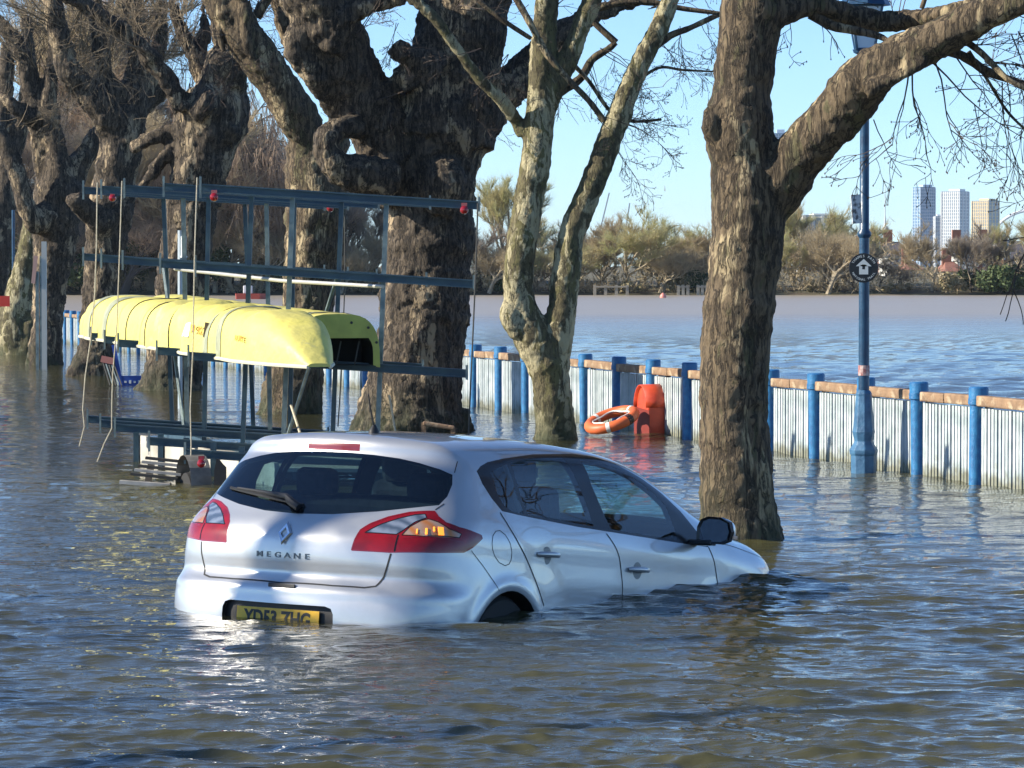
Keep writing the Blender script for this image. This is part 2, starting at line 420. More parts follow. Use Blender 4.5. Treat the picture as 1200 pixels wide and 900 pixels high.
def sym(h): return h + [(-a, b) for a, b in h[::-1] if a > 1e-6]
EX, EY, EZ = Vector((1,0,0)), Vector((0,1,0)), Vector((0,0,1))
SR = (Vector((1,-1,0)) * 0.70711, EZ); SL = (Vector((1,1,0)) * 0.70711, EZ)
lowx = lambda c: c.x < 0.75
REG = []   # name, outline, axes, filter
for sd, sgn in (('r', -1), ('l', 1)):
    fl = (lambda c, g=sgn: c.y * g > 0.45)
    ax = (EX, EZ)
    REG += [('glass_front' + sd, GLF, ax, fl), ('glass_rear' + sd, GLR, ax, fl), ('glass_quarter' + sd, GLQ, ax, fl),
            ('surround' + sd, SURR, ax, fl), ('flap' + sd, FLAP, ax, fl), ('arch' + sd, ARCH, ax, fl)]
    fk = (lambda c, g=sgn: c.y * g > 0.3 and c.x < 0.8)
    sx = SR if sgn < 0 else SL
    REG += [('lens1' + sd, LENS1, sx, fk), ('lens2' + sd, LENS2, sx, fk), ('lamp' + sd, LAMP, sx, fk)]
    REG += [('door_front' + sd, DOORF, ax, fl), ('door_rear' + sd, DOORR, ax, fl)]
REG += [('rear_glass', sym(RGL), (EY, EZ), lowx), ('brake', sym(BRK), (EY, EZ), lowx), ('hatch', sym(HAT), (EY, EZ), lowx),
        ('plate_recess', sym(PREC), (EY, EZ), lambda c: c.x < 0.4),
        ('windscreen', WSC + [(a, -b) for a, b in WSC[::-1] if b > 1e-6], (EX, EY), lambda c: c.z > 0.95 and c.x > 2.3)]

def inpoly(s, t, P):
    c = False; n = len(P)
    for i in range(n):
        x1, y1 = P[i]; x2, y2 = P[i - 1]
        if (y1 > t) != (y2 > t) and s < (x2 - x1) * (t - y1) / (y2 - y1) + x1: c = not c
    return c

def resample(P, closed=True, step=0.03):
    """round an outline: Catmull-Rom through its corners"""
    out = []; n = len(P)
    for i in range(n if closed else n - 1):
        p0 = P[(i - 1) % n] if closed or i > 0 else P[0]; p1 = P[i]; p2 = P[(i + 1) % n]
        p3 = P[(i + 2) % n] if closed or i + 2 < n else P[-1]
        L = math.dist(p1, p2); k = max(1, int(L / step))
        ang = 0
        for j in range(k):
            t = j / k
            out.append(tuple(0.5 * ((2*p1[a]) + (-p0[a]+p2[a])*t + (2*p0[a]-5*p1[a]+4*p2[a]-p3[a])*t*t + (-p0[a]+3*p1[a]-3*p2[a]+p3[a])*t**3) if L > 0.015 else p1[a]*(1-t)+p2[a]*t for a in range(2)))
    if not closed: out.append(tuple(P[-1]))
    return out

def build_car():
    bm = car_body_bm()
    lay = bm.faces.layers.int.new('reg')
    for ri, (name, P, (e1, e2), flt) in enumerate(REG):
        s0, s1 = min(p[0] for p in P) - .05, max(p[0] for p in P) + .05
        t0, t1 = min(p[1] for p in P) - .05, max(p[1] for p in P) + .05
        cand = {}
        for f in bm.faces:
            c = f.calc_center_median()
            if flt(c):
                s, t = c.dot(e1), c.dot(e2)
                if s0 < s < s1 and t0 < t < t1: cand[f] = (s, t)
        n = len(P)
        for i in range(n):
            a, b = P[i - 1], P[i]
            L = math.dist(a, b)
            if L < 1e-6: continue
            d = ((b[0]-a[0])/L, (b[1]-a[1])/L)
            near = []
            for f, (s, t) in cand.items():
                u = (s-a[0])*d[0] + (t-a[1])*d[1]; w = abs(-(s-a[0])*d[1] + (t-a[1])*d[0])
                if -0.03 < u < L + 0.03 and w < 0.035: near.append(f)
            if not near: continue
            geom = set(near)
            for f in near:
                geom.update(f.edges); geom.update(f.verts)
            no = e1 * (-d[1]) + e2 * d[0]
            co = e1 * a[0] + e2 * a[1]
            if abs(e1.dot(e2)) > 1e-6: pass
            ret = bmesh.ops.bisect_plane(bm, geom=list(geom), plane_co=co, plane_no=no, dist=1e-5)
            for f in near:
                if not f.is_valid: cand.pop(f, None)
            for g in ret['geom']:
                if isinstance(g, bmesh.types.BMFace):
                    c = g.calc_center_median(); cand[g] = (c.dot(e1), c.dot(e2))
        for f, (s, t) in cand.items():
            if f.is_valid and f[lay] == 0 and flt(f.calc_center_median()):
                c = f.calc_center_median()
                if inpoly(c.dot(e1), c.dot(e2), P): f[lay] = ri + 1
    return bm, lay

bmC, layC = build_car()
bvC = BVHTree.FromBMesh(bmC)
def skin(p, off=0.0):
    """nearest point on the body skin, pushed out by off"""
    co, no, _, _ = bvC.find_nearest(Vector(p))
    g = car_G(np.array(co)[None])[0]; g = Vector(g).normalized()
    return co + g * off, g
def hit(o, d, off=0.0):
    co, no, _, _ = bvC.ray_cast(Vector(o), Vector(d))
    g = Vector(car_G(np.array(co)[None])[0]).normalized()
    return co + g * off, g

car = empty('car', (0, 0, 0), 'silver five-door hatchback floating nose down in the flood water', 'car')
car.matrix_world = CARM

paint = mat('silver car paint', (0.52, 0.53, 0.535), 0.34, metal=0.6, coat=1.0, coatr=0.03)
nt, b = nodes_of(paint)
tc = nt.nodes.new('ShaderNodeTexCoord'); nz = nt.nodes.new('ShaderNodeTexNoise'); nz.inputs['Scale'].default_value = 5; nz.inputs['Detail'].default_value = 8
mr = nt.nodes.new('ShaderNodeMapRange'); mr.inputs[3].default_value = 0.26; mr.inputs[4].default_value = 0.42
nt.links.new(tc.outputs['Object'], nz.inputs['Vector']); nt.links.new(nz.outputs['Fac'], mr.inputs[0]); nt.links.new(mr.outputs[0], b.inputs['Roughness'])
sepx = nt.nodes.new('ShaderNodeSeparateXYZ'); nt.links.new(tc.outputs['Object'], sepx.inputs[0])
fl_ = nt.nodes.new('ShaderNodeTexNoise'); fl_.inputs['Scale'].default_value = 900; nt.links.new(tc.outputs['Object'], fl_.inputs['Vector'])
bp_ = nt.nodes.new('ShaderNodeBump'); bp_.inputs['Strength'].default_value = 0.05; bp_.inputs['Distance'].default_value = 0.001
nt.links.new(fl_.outputs['Fac'], bp_.inputs['Height']); nt.links.new(bp_.outputs[0], b.inputs['Normal'])
dirt = nt.nodes.new('ShaderNodeTexNoise'); dirt.inputs['Scale'].default_value = 3.0; dirt.inputs['Detail'].default_value = 9; dirt.inputs['Roughness'].default_value = 0.7
nt.links.new(tc.outputs['Object'], dirt.inputs['Vector'])
dm = nt.nodes.new('ShaderNodeMapRange'); dm.inputs[1].default_value = 0.52; dm.inputs[2].default_value = 0.75; dm.inputs[4].default_value = 0.45
nt.links.new(dirt.outputs['Fac'], dm.inputs[0])
mxp = nt.nodes.new('ShaderNodeMix'); mxp.data_type = 'RGBA'; mxp.inputs[6].default_value = (0.53, 0.535, 0.535, 1); mxp.inputs[7].default_value = (0.42, 0.42, 0.40, 1)
nt.links.new(dm.outputs[0], mxp.inputs[0]); nt.links.new(mxp.outputs[2], b.inputs['Base Color'])

gloss_black = mat('gloss black trim', (0.010, 0.011, 0.013), 0.16, spec=0.35)
matt_black = mat('matt black plastic', (0.02, 0.02, 0.021), 0.55, var=0.3, scale=30)
seam_m = mat('panel gap shadow rubber', (0.015, 0.016, 0.018), 0.7)
cabin = mat('dark cabin trim', (0.035, 0.036, 0.04), 0.85, var=0.4, scale=12)
seatm = mat('charcoal seat cloth', (0.045, 0.047, 0.055), 0.9, var=0.4, scale=25, bump=0.2, bscale=300)
chrome = mat('chrome', (0.75, 0.76, 0.78), 0.12, metal=1.0)
darkchrome = mat('smoked chrome', (0.13, 0.135, 0.145), 0.3, metal=1.0)
red_lens = mat('red lamp plastic', (0.27, 0.003, 0.006), 0.25, var=0.35, scale=9, coat=0.35, coatr=0.02)
dark_red = mat('dark red lamp plastic', (0.22, 0.006, 0.010), 0.25, coat=1.0)

def glass_mat(name, tint, refl=1.0):
    m = bpy.data.materials.new(name); m.use_nodes = True; nt = m.node_tree
    nt.nodes.remove(nt.nodes['Principled BSDF']); out = nt.nodes['Material Output']
    tr = nt.nodes.new('ShaderNodeBsdfTransparent'); tr.inputs[0].default_value = (*tint, 1)
    gl = nt.nodes.new('ShaderNodeBsdfGlossy'); gl.inputs['Roughness'].default_value = 0.015
    # thin pane: Schlick reflectance from the angle between view and normal, the same from both sides
    ge = nt.nodes.new('ShaderNodeNewGeometry'); dt = nt.nodes.new('ShaderNodeVectorMath'); dt.operation = 'DOT_PRODUCT'
    nt.links.new(ge.outputs['Incoming'], dt.inputs[0]); nt.links.new(ge.outputs['Normal'], dt.inputs[1])
    def mth(op, a, b=None):
        n = nt.nodes.new('ShaderNodeMath'); n.operation = op
        for i, v in enumerate((a, b)):
            if v is None: continue
            if isinstance(v, (int, float)): n.inputs[i].default_value = v
            else: nt.links.new(v, n.inputs[i])
        return n.outputs[0]
    f5 = mth('POWER', mth('SUBTRACT', 1.0, mth('ABSOLUTE', dt.outputs['Value'])), 5.0)
    fr_out = mth('ADD', mth('MULTIPLY', f5, 0.90), 0.10)
    mx = nt.nodes.new('ShaderNodeMixShader')
    nt.links.new(fr_out, mx.inputs[0]); nt.links.new(tr.outputs[0], mx.inputs[1]); nt.links.new(gl.outputs[0], mx.inputs[2])
    nt.links.new(mx.outputs[0], out.inputs[0]); return m
glass = glass_mat('tinted car glass', (0.60, 0.80, 0.80))
glass_dk = glass_mat('privacy tinted rear glass', (0.30, 0.42, 0.46))

def lens_mat(name, base, base2, scale, emit=None, es=0.0):
    m = mat(name, base, 0.15, coat=1.0, coatr=0.02, metal=0.5); nt, b = nodes_of(m)
    tc = nt.nodes.new('ShaderNodeTexCoord'); wv = nt.nodes.new('ShaderNodeTexWave'); wv.inputs['Scale'].default_value = scale; wv.inputs['Distortion'].default_value = 6; wv.inputs['Detail'].default_value = 3
    nt.links.new(tc.outputs['Object'], wv.inputs['Vector'])
    mx = nt.nodes.new('ShaderNodeMix'); mx.data_type = 'RGBA'; mx.inputs[6].default_value = (*base, 1); mx.inputs[7].default_value = (*base2, 1)
    nt.links.new(wv.outputs['Fac'], mx.inputs[0]); nt.links.new(mx.outputs[2], b.inputs['Base Color'])
    return m
clear_lens = lens_mat('clear lamp lens over reflector', (0.36, 0.41, 0.48), (0.12, 0.16, 0.21), 6)
amber_lens = lens_mat('clear lens over amber bulb holder', (0.62, 0.42, 0.30), (0.75, 0.26, 0.07), 5)

def emit_region(name, ids, mats, parent=car, label=None, deform=None, walls=None):
    """turn the faces with those region ids into one part with the analytic body normals"""
    vmap = {}; vs = []; fs = []
    for f in bmC.faces:
        if f[layC] in ids:
            idx = []
            for v in f.verts:
                if v not in vmap: vmap[v] = len(vs); vs.append(v.co.copy())
                idx.append(vmap[v])
            fs.append(idx)
    if not fs: print('EMPTY REGION', name); return None
    A = np.array(vs)
    g = car_G(A); g /= np.linalg.norm(g, axis=1, keepdims=True) + 1e-9
    A = A - g * car_F(A)[:, None] * 0.9 if not deform else deform(A, g)
    me = bpy.data.meshes.new(name); me.from_pydata([tuple(v) for v in A], [], fs)
    me.polygons.foreach_set('use_smooth', [True] * len(fs)); me.update()
    me.normals_split_custom_set_from_vertices([tuple(v) for v in g])
    o = link(name, me, parent, mats if isinstance(mats, (list, tuple)) else [mats], local=True)
    if label: o['label'] = label
    return o

def rid(*names): return {i + 1 for i, r in enumerate(REG) if r[0] in names}
body = emit_region('body', {0}, paint)
emit_region('tailgate', rid('hatch'), paint)
emit_region('rear_window', rid('rear_glass'), glass_dk, label='dark tinted rear window')
emit_region('windscreen', rid('windscreen'), glass)
emit_region('brake_light', rid('brake'), dark_red)
for sd in 'rl':
    df = emit_region('front_door', rid('door_front' + sd), paint)
    dr = emit_region('rear_door', rid('door_rear' + sd), paint)
    emit_region('window_surround', rid('surround' + sd), gloss_black)
    emit_region('front_door_window', rid('glass_front' + sd), glass)
    emit_region('rear_door_window', rid('glass_rear' + sd), glass)
    emit_region('quarter_window', rid('glass_quarter' + sd), glass)
    emit_region('fuel_flap' if sd == 'r' else 'rear_wing_panel', rid('flap' + sd), paint)
    tl = emit_region('tail_lamp', rid('lamp' + sd), red_lens, label='red wrap-around tail lamp' )
    emit_region('reversing_lens', rid('lens1' + sd), clear_lens, tl)
    emit_region('indicator_lens', rid('lens2' + sd), amber_lens, tl)
    # inside of the rear wheel arch
    sg = -1 if sd == 'r' else 1
    w = MB(); n = 28; pr = []
    for yy in (0.945, 0.62):
        pr.append([(0.83 + 0.345 * math.cos(math.pi * 2 * k / n), sg * yy, 0.31 + 0.345 * math.sin(math.pi * 2 * k / n)) for k in range(n)])
    vs = []; 
    for k in range(n):
        a = 2 * math.pi * k / n; x, z = 0.83 + 0.345 * math.cos(a), 0.31 + 0.345 * math.sin(a)
        co, _ = hit((x, sg * 1.5, z), (0, -sg, 0)) if z > 0.36 else (Vector((x, sg * 0.9, z)), None)
        vs.append((x, co.y, z))
    for k in range(n): vs.append((vs[k][0], sg * 0.60, vs[k][2]))
    w.add(vs, [(k, (k+1) % n, n + (k+1) % n, n + k) for k in range(n)] + [tuple(range(n, 2*n))])
    w.build('wheel_arch_liner', matt_black, car, smooth=True, local=True)
    wh = MB(); wh.lathe((0.83, sg * 0.78, 0.31), [(0.20, -0.10), (0.29, -0.10), (0.315, -0.07), (0.32, 0.0), (0.315, 0.07), (0.29, 0.10), (0.20, 0.10)], 36, 'y')
    tyre_p = wh.build('wheel', mat('tyre rubber', (0.02, 0.02, 0.02), 0.8), car, smooth=True, local=True)
    rm = MB(); rm.lathe((0.83, sg * 0.78, 0.31), [(0.06, -0.09), (0.21, -0.105), (0.21, 0.105), (0.06, 0.09)], 30, 'y')
    for k in range(5):
        a = 2 * math.pi * k / 5
        rm.beam((0.83, sg * 0.875, 0.31), (0.83 + 0.2 * math.cos(a), sg * 0.885, 0.31 + 0.2 * math.sin(a)), 0.03, 0.05, Vector((0, 1, 0)))
    rm.build('rim', darkchrome, tyre_p, local=True)

# number plate in its recess
def push(A, g):
    B = A.copy(); B[:, 0] += 0.035; return B
pr_ = emit_region('plate_recess', rid('plate_recess'), matt_black, deform=push)
wl = MB(); rim = []
P = resample(sym(PREC), True, 0.05)
vs = []
for y, z in sym(PREC):
    co, g = hit((-1, y, z), (1, 0, 0)); vs.append(co)
n = len(vs); vs += [v + Vector((0.036, 0, 0)) for v in vs]
wl.add(vs, [(k, (k+1) % n, n + (k+1) % n, n + k) for k in range(n)]); wl.build('recess_edge', matt_black, pr_, local=True)
plate = MB(); plate.box((0.034, 0.0, 0.424), (0.006, 0.52, 0.111))
pl_y = mat('yellow reflective number plate', (0.85, 0.48, 0.01), 0.35, var=0.25, scale=20)
plo = plate.build('number_plate', pl_y, car, local=True)
ink = mat('black plate ink', (0.015, 0.015, 0.012), 0.5)
Mr = Matrix(((0, 0, -1, 0), (-1, 0, 0, 0), (0, 1, 0, 0), (0, 0, 0, 1)))   # text facing backwards (-x), reading towards -y
text_mesh('plate_lettering', 'YD53 ZHG', 0.105, ink, plo, Matrix.Translation((0.030, 0, 0.424)) @ Mr, 0.001, True, bold=0.0035, sx=0.84)

# badge and name
dm_ = MB(); cx, cz = 0.0, 0.872
base, g = hit((-1, cx, cz), (1, 0, 0)); nx = base.x
def diamond(w, h, x): return [Vector((x, cx - w, cz)), Vector((x, cx, cz + h)), Vector((x, cx + w, cz)), Vector((x, cx, cz - h))]
tilt = (hit((-1, 0, cz + 0.05), (1, 0, 0))[0].x - hit((-1, 0, cz - 0.05), (1, 0, 0))[0].x) / 0.1
def lean(vs): return [Vector((v.x + (v.z - cz) * tilt, v.y, v.z)) for v in vs]
o1, o2, o3, o4 = lean(diamond(0.046, 0.064, nx - 0.003)), lean(diamond(0.036, 0.050, nx - 0.014)), lean(diamond(0.022, 0.030, nx - 0.012)), lean(diamond(0.018, 0.024, nx - 0.002))
fs = []
for a in range(3):
    for k in range(4): fs.append((a*4+k, a*4+(k+1) % 4, (a+1)*4+(k+1) % 4, (a+1)*4+k))
dm_.add(o1 + o2 + o3 + o4, fs)
bd = dm_.build('badge', chrome, car, local=True)
for i, ch in enumerate('MEGANE'):
    y = 0.150 - i * 0.060; z = 0.755
    co, g = hit((-1, y, z), (1, 0, 0), 0.001)
    zz = Vector((0, 0, 1)); gx = g.normalized(); xx = zz.cross(gx).normalized(); zz = gx.cross(xx)
    Mt = Matrix((xx, zz, gx)).transposed().to_4x4(); Mt.translation = co
    text_mesh('badge_letter', ch, 0.040, darkchrome, car, Mt, 0.003, True, bold=0.0005, sx=1.45)

# panel gaps
def strip(pts, w=0.0085, off=0.0012, name='panel_gap', m=seam_m, parent=car, closed=False, step=0.02):
    P = [Vector(p) for p in pts]
    if closed: P.append(P[0])
    Q = []
    for a, b in zip(P, P[1:]):
        k = max(1, int((b - a).length / step))
        for j in range(k): Q.append(a.lerp(b, j / k))
    Q.append(P[-1])
    S_ = [skin(q, off) for q in Q]
    vs = []; fs = []
    for i, (p, g) in enumerate(S_):
        t = (S_[min(i+1, len(S_)-1)][0] - S_[max(i-1, 0)][0]).normalized()
        s = t.cross(g).normalized() * (w / 2)
        vs += [p - s, p + s]
    for i in range(len(S_) - 1): fs.append((2*i, 2*i+1, 2*i+3, 2*i+2))
    mb = MB(); mb.add(vs, fs); return mb.build(name, m, parent, smooth=True, local=True)
def on_side(P, sg): return [hit((x, sg * 1.5, z), (0, -sg, 0))[0] for x, z in P]
def on_rear(P): return [hit((-1, y, z), (1, 0, 0))[0] for y, z in P]
for sg in (-1, 1):
    for P in (SEAM_MID[:-1], SEAM_FR[:-1], SEAM_RR[:-2]): strip(on_side(resample(P, False), sg))
    strip(on_side([(0.468,0.844),(0.562,0.772),(0.646,0.699),(0.690,0.645)], sg), w=0.004)
    strip([(0.60, sg*0.67, 1.30), (0.55, sg*0.69, 1.24)], w=0.005)
    strip(on_side(resample([(3.0,1.0),(3.3,1.0),(3.6,0.97),(3.9,0.93)], False), sg), w=0.004)
strip(on_side(resample(FLAP), -1), w=0.004, closed=True)
# outline of the tailgate below the lamps
strip(on_rear([(-0.603,0.80),(-0.592,0.741),(-0.572,0.678),(-0.545,0.628),(-0.49,0.617),(-0.32,0.616),(0,0.613),(0.32,0.616),(0.49,0.617),(0.545,0.628),(0.572,0.678),(0.592,0.741),(0.603,0.80)]), w=0.010)
strip(on_rear([(-0.728,1.075),(-0.71,1.04)]), w=0.006); strip(on_rear([(0.728,1.075),(0.71,1.04)]), w=0.006)
# dark seal round the lamps and the dividing line in them
for sg in (-1, 1):
    def lp(P):
        out = []
        for s, z in P:
            o = Vector((0.5 * 1.41421 * s, sg * 0.5 * 1.41421 * s, z)); d = Vector((1, -sg, 0)).normalized()
            out.append(hit(o - d * 1.2, d)[0])
        return out
    strip(lp(LAMP), w=0.007, closed=True, name='lamp_seal', m=dark_red)
    for q in (LENS1, LENS2): strip(lp(q), w=0.005, closed=True, name='lamp_seal', m=gloss_black)
    strip(lp([(LENS1[-1][0] + 0.01, 0.899), (LENS1[-1][0] - 0.01, 0.81)]), w=0.008, name='lamp_seal', m=gloss_black)
    strip(lp([(LENS1[-1][0] + 0.03, 0.883), (LAMP[13][0] - 0.12, 0.883)]), w=0.004, name='lamp_seal', m=dark_red)
# amber bulb shapes with weak emission, set on the lens
amb = mat('glowing amber bulb', (0.9, 0.35, 0.05), 0.3, emit=(1.0, 0.33, 0.03), emits=0.7)
for i, (x, y, z, w, h) in enumerate([(0.255,-0.735,0.926,0.012,0.040),(0.312,-0.786,0.930,0.030,0.050),(0.228,-0.695,0.922,0.008,0.030),(0.282,-0.765,0.946,0.010,0.030)]):
    p, g = skin((x, y, z), 0.003)
    mb = MB(); zz = Vector((0,0,1)); xx = zz.cross(g).normalized()
    rot = Matrix((xx, g.cross(xx) * -1, g)).transposed()
    mb.box(p, (w, h, 0.004), rot); mb.build('indicator_bulb', amb, car, local=True, bevel=0.004)

# door handles
for sg in (-1, 1):
    for x0, z0 in ((1.215, 0.852), (2.215, 0.810)):
        c, g = hit((x0, sg * 1.5, z0), (0, -sg, 0))
        rot = Matrix((EX, g.cross(EX), g)).transposed()
        h = MB(); h.M = Matrix.Translation(c) @ rot.to_4x4()
        h.lathe((0.0, -0.002, 0), [(0.048, -0.004), (0.048, 0.0015)], 20)  # flat disc, its darker colour paints the shade inside the handle cup
        cup = h.build('handle_cup_shade', mat('handle recess painted shade', (0.20, 0.21, 0.22), 0.4, metal=0.5) if sg == -1 and x0 < 2 else bpy.data.materials['handle recess painted shade'], car, local=True)
        h = MB(); h.M = Matrix.Translation(c) @ rot.to_4x4()
        pts = [(-0.105, 0.002, 0.006), (-0.09, 0.003, 0.022), (-0.04, 0.004, 0.030), (0.04, 0.004, 0.030), (0.085, 0.003, 0.022), (0.105, 0.002, 0.006)]
        h.tube(pts, [0.010, 0.014, 0.016, 0.016, 0.014, 0.010], 10)
        h.build('door_handle', paint, car, smooth=True, local=True)

# door mirrors
for sg in (-1, 1):
    c = Vector((2.86, sg * 0.985, 1.065))
    sh = MB(); prof = []
    # shell: loops from the glass rim forward to a rounded nose
    loops = [(0.0, 1.0), (0.03, 1.04), (0.07, 1.0), (0.11, 0.82), (0.135, 0.5), (0.145, 0.1)]
    rim_pts = [(-0.105, -0.055), (-0.085, -0.07), (0.05, -0.070), (0.10, -0.050), (0.112, 0.0), (0.095, 0.055), (0.04, 0.078), (-0.04, 0.080), (-0.085, 0.062), (-0.105, 0.02)]
    vs = []; fs = []
    nn = len(rim_pts)
    for dx, s_ in loops:
        for a, b_ in rim_pts: vs.append(c + Vector((dx, sg * a * s_, b_ * s_ + 0.004)))
    for i in range(len(loops) - 1):
        for k in range(nn): fs.append((i*nn+k, i*nn+(k+1) % nn, (i+1)*nn+(k+1) % nn, (i+1)*nn+k))
    fs.append(tuple((len(loops)-1)*nn + k for k in range(nn)))
    sh.add(vs, fs)
    mo = sh.build('door_mirror', [paint], car, smooth=True, local=True)
    m2 = mo.modifiers.new('sub', 'SUBSURF'); m2.levels = 1; m2.render_levels = 2
    bz = MB(); vs = [c + Vector((-0.003, sg * a * 1.03, b_ * 1.03)) for a, b_ in rim_pts] + [c + Vector((0.03, sg * a * 1.05, b_ * 1.05)) for a, b_ in rim_pts] + [c + Vector((0.004, sg * a * 0.86, b_ * 0.86)) for a, b_ in rim_pts]
    bz.add(vs, [(k, (k+1) % nn, nn + (k+1) % nn, nn + k) for k in range(nn)] + [(k, 2*nn + k, 2*nn + (k+1) % nn, (k+1) % nn) for k in range(nn)])
    bz.build('mirror_bezel', gloss_black, mo, local=True)
    gm = MB(); gm.add([c + Vector((0.004, sg * a * 0.87, b_ * 0.87)) for a, b_ in rim_pts], [tuple(range(nn))])
    gm.build('mirror_glass', mat('mirror silvering', (0.85, 0.88, 0.9), 0.03, metal=1.0) if sg < 0 else bpy.data.materials['mirror silvering'], mo, local=True)
    ind = MB(); ind.box(c + Vector((0.05, sg * 0.112, -0.03)), (0.05, 0.012, 0.022)); ind.build('mirror_indicator', mat('pale amber plastic', (0.75, 0.45, 0.3), 0.3) if sg < 0 else bpy.data.materials['pale amber plastic'], mo, local=True, bevel=0.004)
    ar = MB(); ar.beam((2.88, sg * 0.83, 0.995), (2.90, sg * 0.97, 1.0), 0.09, 0.035); ar.build('mirror_arm', gloss_black, mo, local=True, bevel=0.01)

# wiper
p0, g0 = hit((-1, -0.005, 1.0), (1, 0, 0), 0.012); p1, _ = hit((-1, 0.10, 1.045), (1, 0, 0), 0.03); p2, _ = hit((-1, 0.50, 1.085), (1, 0, 0), 0.018)
wp = MB(); wp.tube([p0, p0.lerp(p1, 0.5) + Vector((-0.012, 0, 0)), p1, p1.lerp(p2, 0.5), p2], [0.022, 0.024, 0.016, 0.012, 0.008], 8); wp.build('rear_wiper', matt_black, car, smooth=True, local=True)
wb = MB(); q = [hit((-1, -0.02 + 0.60 * t, 1.018 + 0.075 * t), (1, 0, 0), 0.008)[0] for t in [i / 10 for i in range(11)]]
wb.tube(q, 0.009, 6); wb.build('wiper_blade', matt_black, car, local=True)
# shadow of tailgate lip and latch, painted in as a black bar; aerial
lt = MB(); p, g = hit((-1, -0.03, 0.598), (1, 0, 0), 0.002); lt.box(p, (0.01, 0.17, 0.022)); lt.build('latch_shadow', matt_black, car, local=True, bevel=0.004)
p, g = skin((0.62, -0.12, 1.45), 0.0)
an = MB(); an.lathe(p, [(0.030, -0.005), (0.028, 0.012), (0.016, 0.03), (0.008, 0.045)], 12)
an.tube([p + Vector((0, 0, 0.03)), p + Vector((-0.05, 0.0, 0.13)), p + Vector((-0.075, 0.0, 0.20))], [0.006, 0.0045, 0.004], 6); an.build('aerial', matt_black, car, smooth=True, local=True)

# ---- cabin
def inner(A, g): return A - g * 0.03
inr = emit_region('cabin_lining', {0} | rid('hatch', 'door_frontr', 'door_frontl', 'door_rearr', 'door_rearl', 'surroundr', 'surroundl'), cabin, deform=inner)
def seat(x, y, w, back=1.0):
    s = MB()
    s.box((x - 0.22, y, 0.62), (0.50, w, 0.14)); s.beam((x + 0.0 - 0.24 + -0.18, y, 0.62), (x - 0.24 - 0.36, y, 0.62 + 0.52 * back), w * 0.94, 0.12, Vector((0, 1, 0)).cross(Vector((0, 0, 1))))
    o = s.build('seat', seatm, car, local=True, bevel=0.05)
    return o
for y in (-0.36, 0.36):
    s = MB(); s.box((2.10, y, 0.62), (0.52, 0.50, 0.14)); s.box((1.80, y, 0.93), (0.13, 0.48, 0.62), Matrix.Rotation(R(-14), 3, 'Y')); so = s.build('front_seat', seatm, car, local=True, bevel=0.05)
    h = MB(); h.box((1.66, y, 1.30), (0.10, 0.27, 0.17), Matrix.Rotation(R(-10), 3, 'Y')); h.build('headrest', seatm, so, local=True, bevel=0.035)
s = MB(); s.box((1.20, 0, 0.62), (0.50, 1.25, 0.14)); s.box((0.90, 0, 0.86), (0.14, 1.25, 0.52), Matrix.Rotation(R(-14), 3, 'Y')); so = s.build('rear_seat', seatm, car, local=True, bevel=0.05)
for y in (-0.36, 0.36):
    h = MB(); h.box((0.82, y, 1.17), (0.09, 0.25, 0.15), Matrix.Rotation(R(-8), 3, 'Y')); h.build('headrest', seatm, so, local=True, bevel=0.035)
s = MB(); s.box((0.52, 0, 0.985), (0.42, 1.16, 0.02)); s.build('parcel_shelf', cabin, car, local=True)
s = MB(); s.box((2.98, 0, 0.86), (0.50, 1.36, 0.22)); s.box((2.85, -0.38, 0.99), (0.25, 0.36, 0.07)); s.build('dashboard', cabin, car, local=True, bevel=0.04)
s = MB(); c0 = Vector((2.62, -0.37, 0.93)); rr = Matrix.Rotation(R(-65), 3, 'Y')
s.tube([c0 + rr @ Vector((0.18 * math.cos(a), 0.18 * math.sin(a), 0)) for a in [2 * math.pi * k / 24 for k in range(25)]], 0.014, 6)
s.beam(c0 + rr @ Vector((0, -0.17, 0)), c0 + rr @ Vector((0, 0.17, 0)), 0.05, 0.03); s.build('steering_wheel', matt_black, car, local=True)
s = MB(); s.box((1.9, 0, 0.45), (3.0, 1.5, 0.04)); s.build('cabin_floor', cabin, car, local=True)
s = MB(); s.box((2.32, 0.0, 1.33), (0.02, 0.22, 0.06)); s.build('rear_view_mirror', matt_black, car, local=True)
bmC.free()
# ================================================================== FENCE
blue = mat('blue post paint', (0.035, 0.20, 0.42), 0.42, scale=14, color2=(0.02, 0.12, 0.30), bump=0.25, bscale=60)
nt, b = nodes_of(blue)   # white bird and lichen splashes worn into the paint
def splash(m, c, sc, lo, hi):
    nt, b = nodes_of(m); src = b.inputs['Base Color'].links[0].from_socket
    tc = nt.nodes.new('ShaderNodeTexCoord'); n = nt.nodes.new('ShaderNodeTexNoise'); n.inputs['Scale'].default_value = sc; n.inputs['Detail'].default_value = 8; n.inputs['Roughness'].default_value = 0.7
    nt.links.new(tc.outputs['Object'], n.inputs['Vector'])
    mr = nt.nodes.new('ShaderNodeMapRange'); mr.inputs[1].default_value = lo; mr.inputs[2].default_value = hi; nt.links.new(n.outputs['Fac'], mr.inputs[0])
    mx = nt.nodes.new('ShaderNodeMix'); mx.data_type = 'RGBA'; mx.inputs[7].default_value = (*c, 1)
    nt.links.new(src, mx.inputs[6]); nt.links.new(mr.outputs[0], mx.inputs[0]); nt.links.new(mx.outputs[2], b.inputs['Base Color'])
splash(blue, (0.6, 0.62, 0.6), 7, 0.66, 0.72)
white_p = mat('weathered white paling paint', (0.50, 0.55, 0.56), 0.6, scale=5, color2=(0.30, 0.36, 0.37), bump=0.2)
splash(white_p, (0.20, 0.20, 0.13), 3.5, 0.60, 0.75)
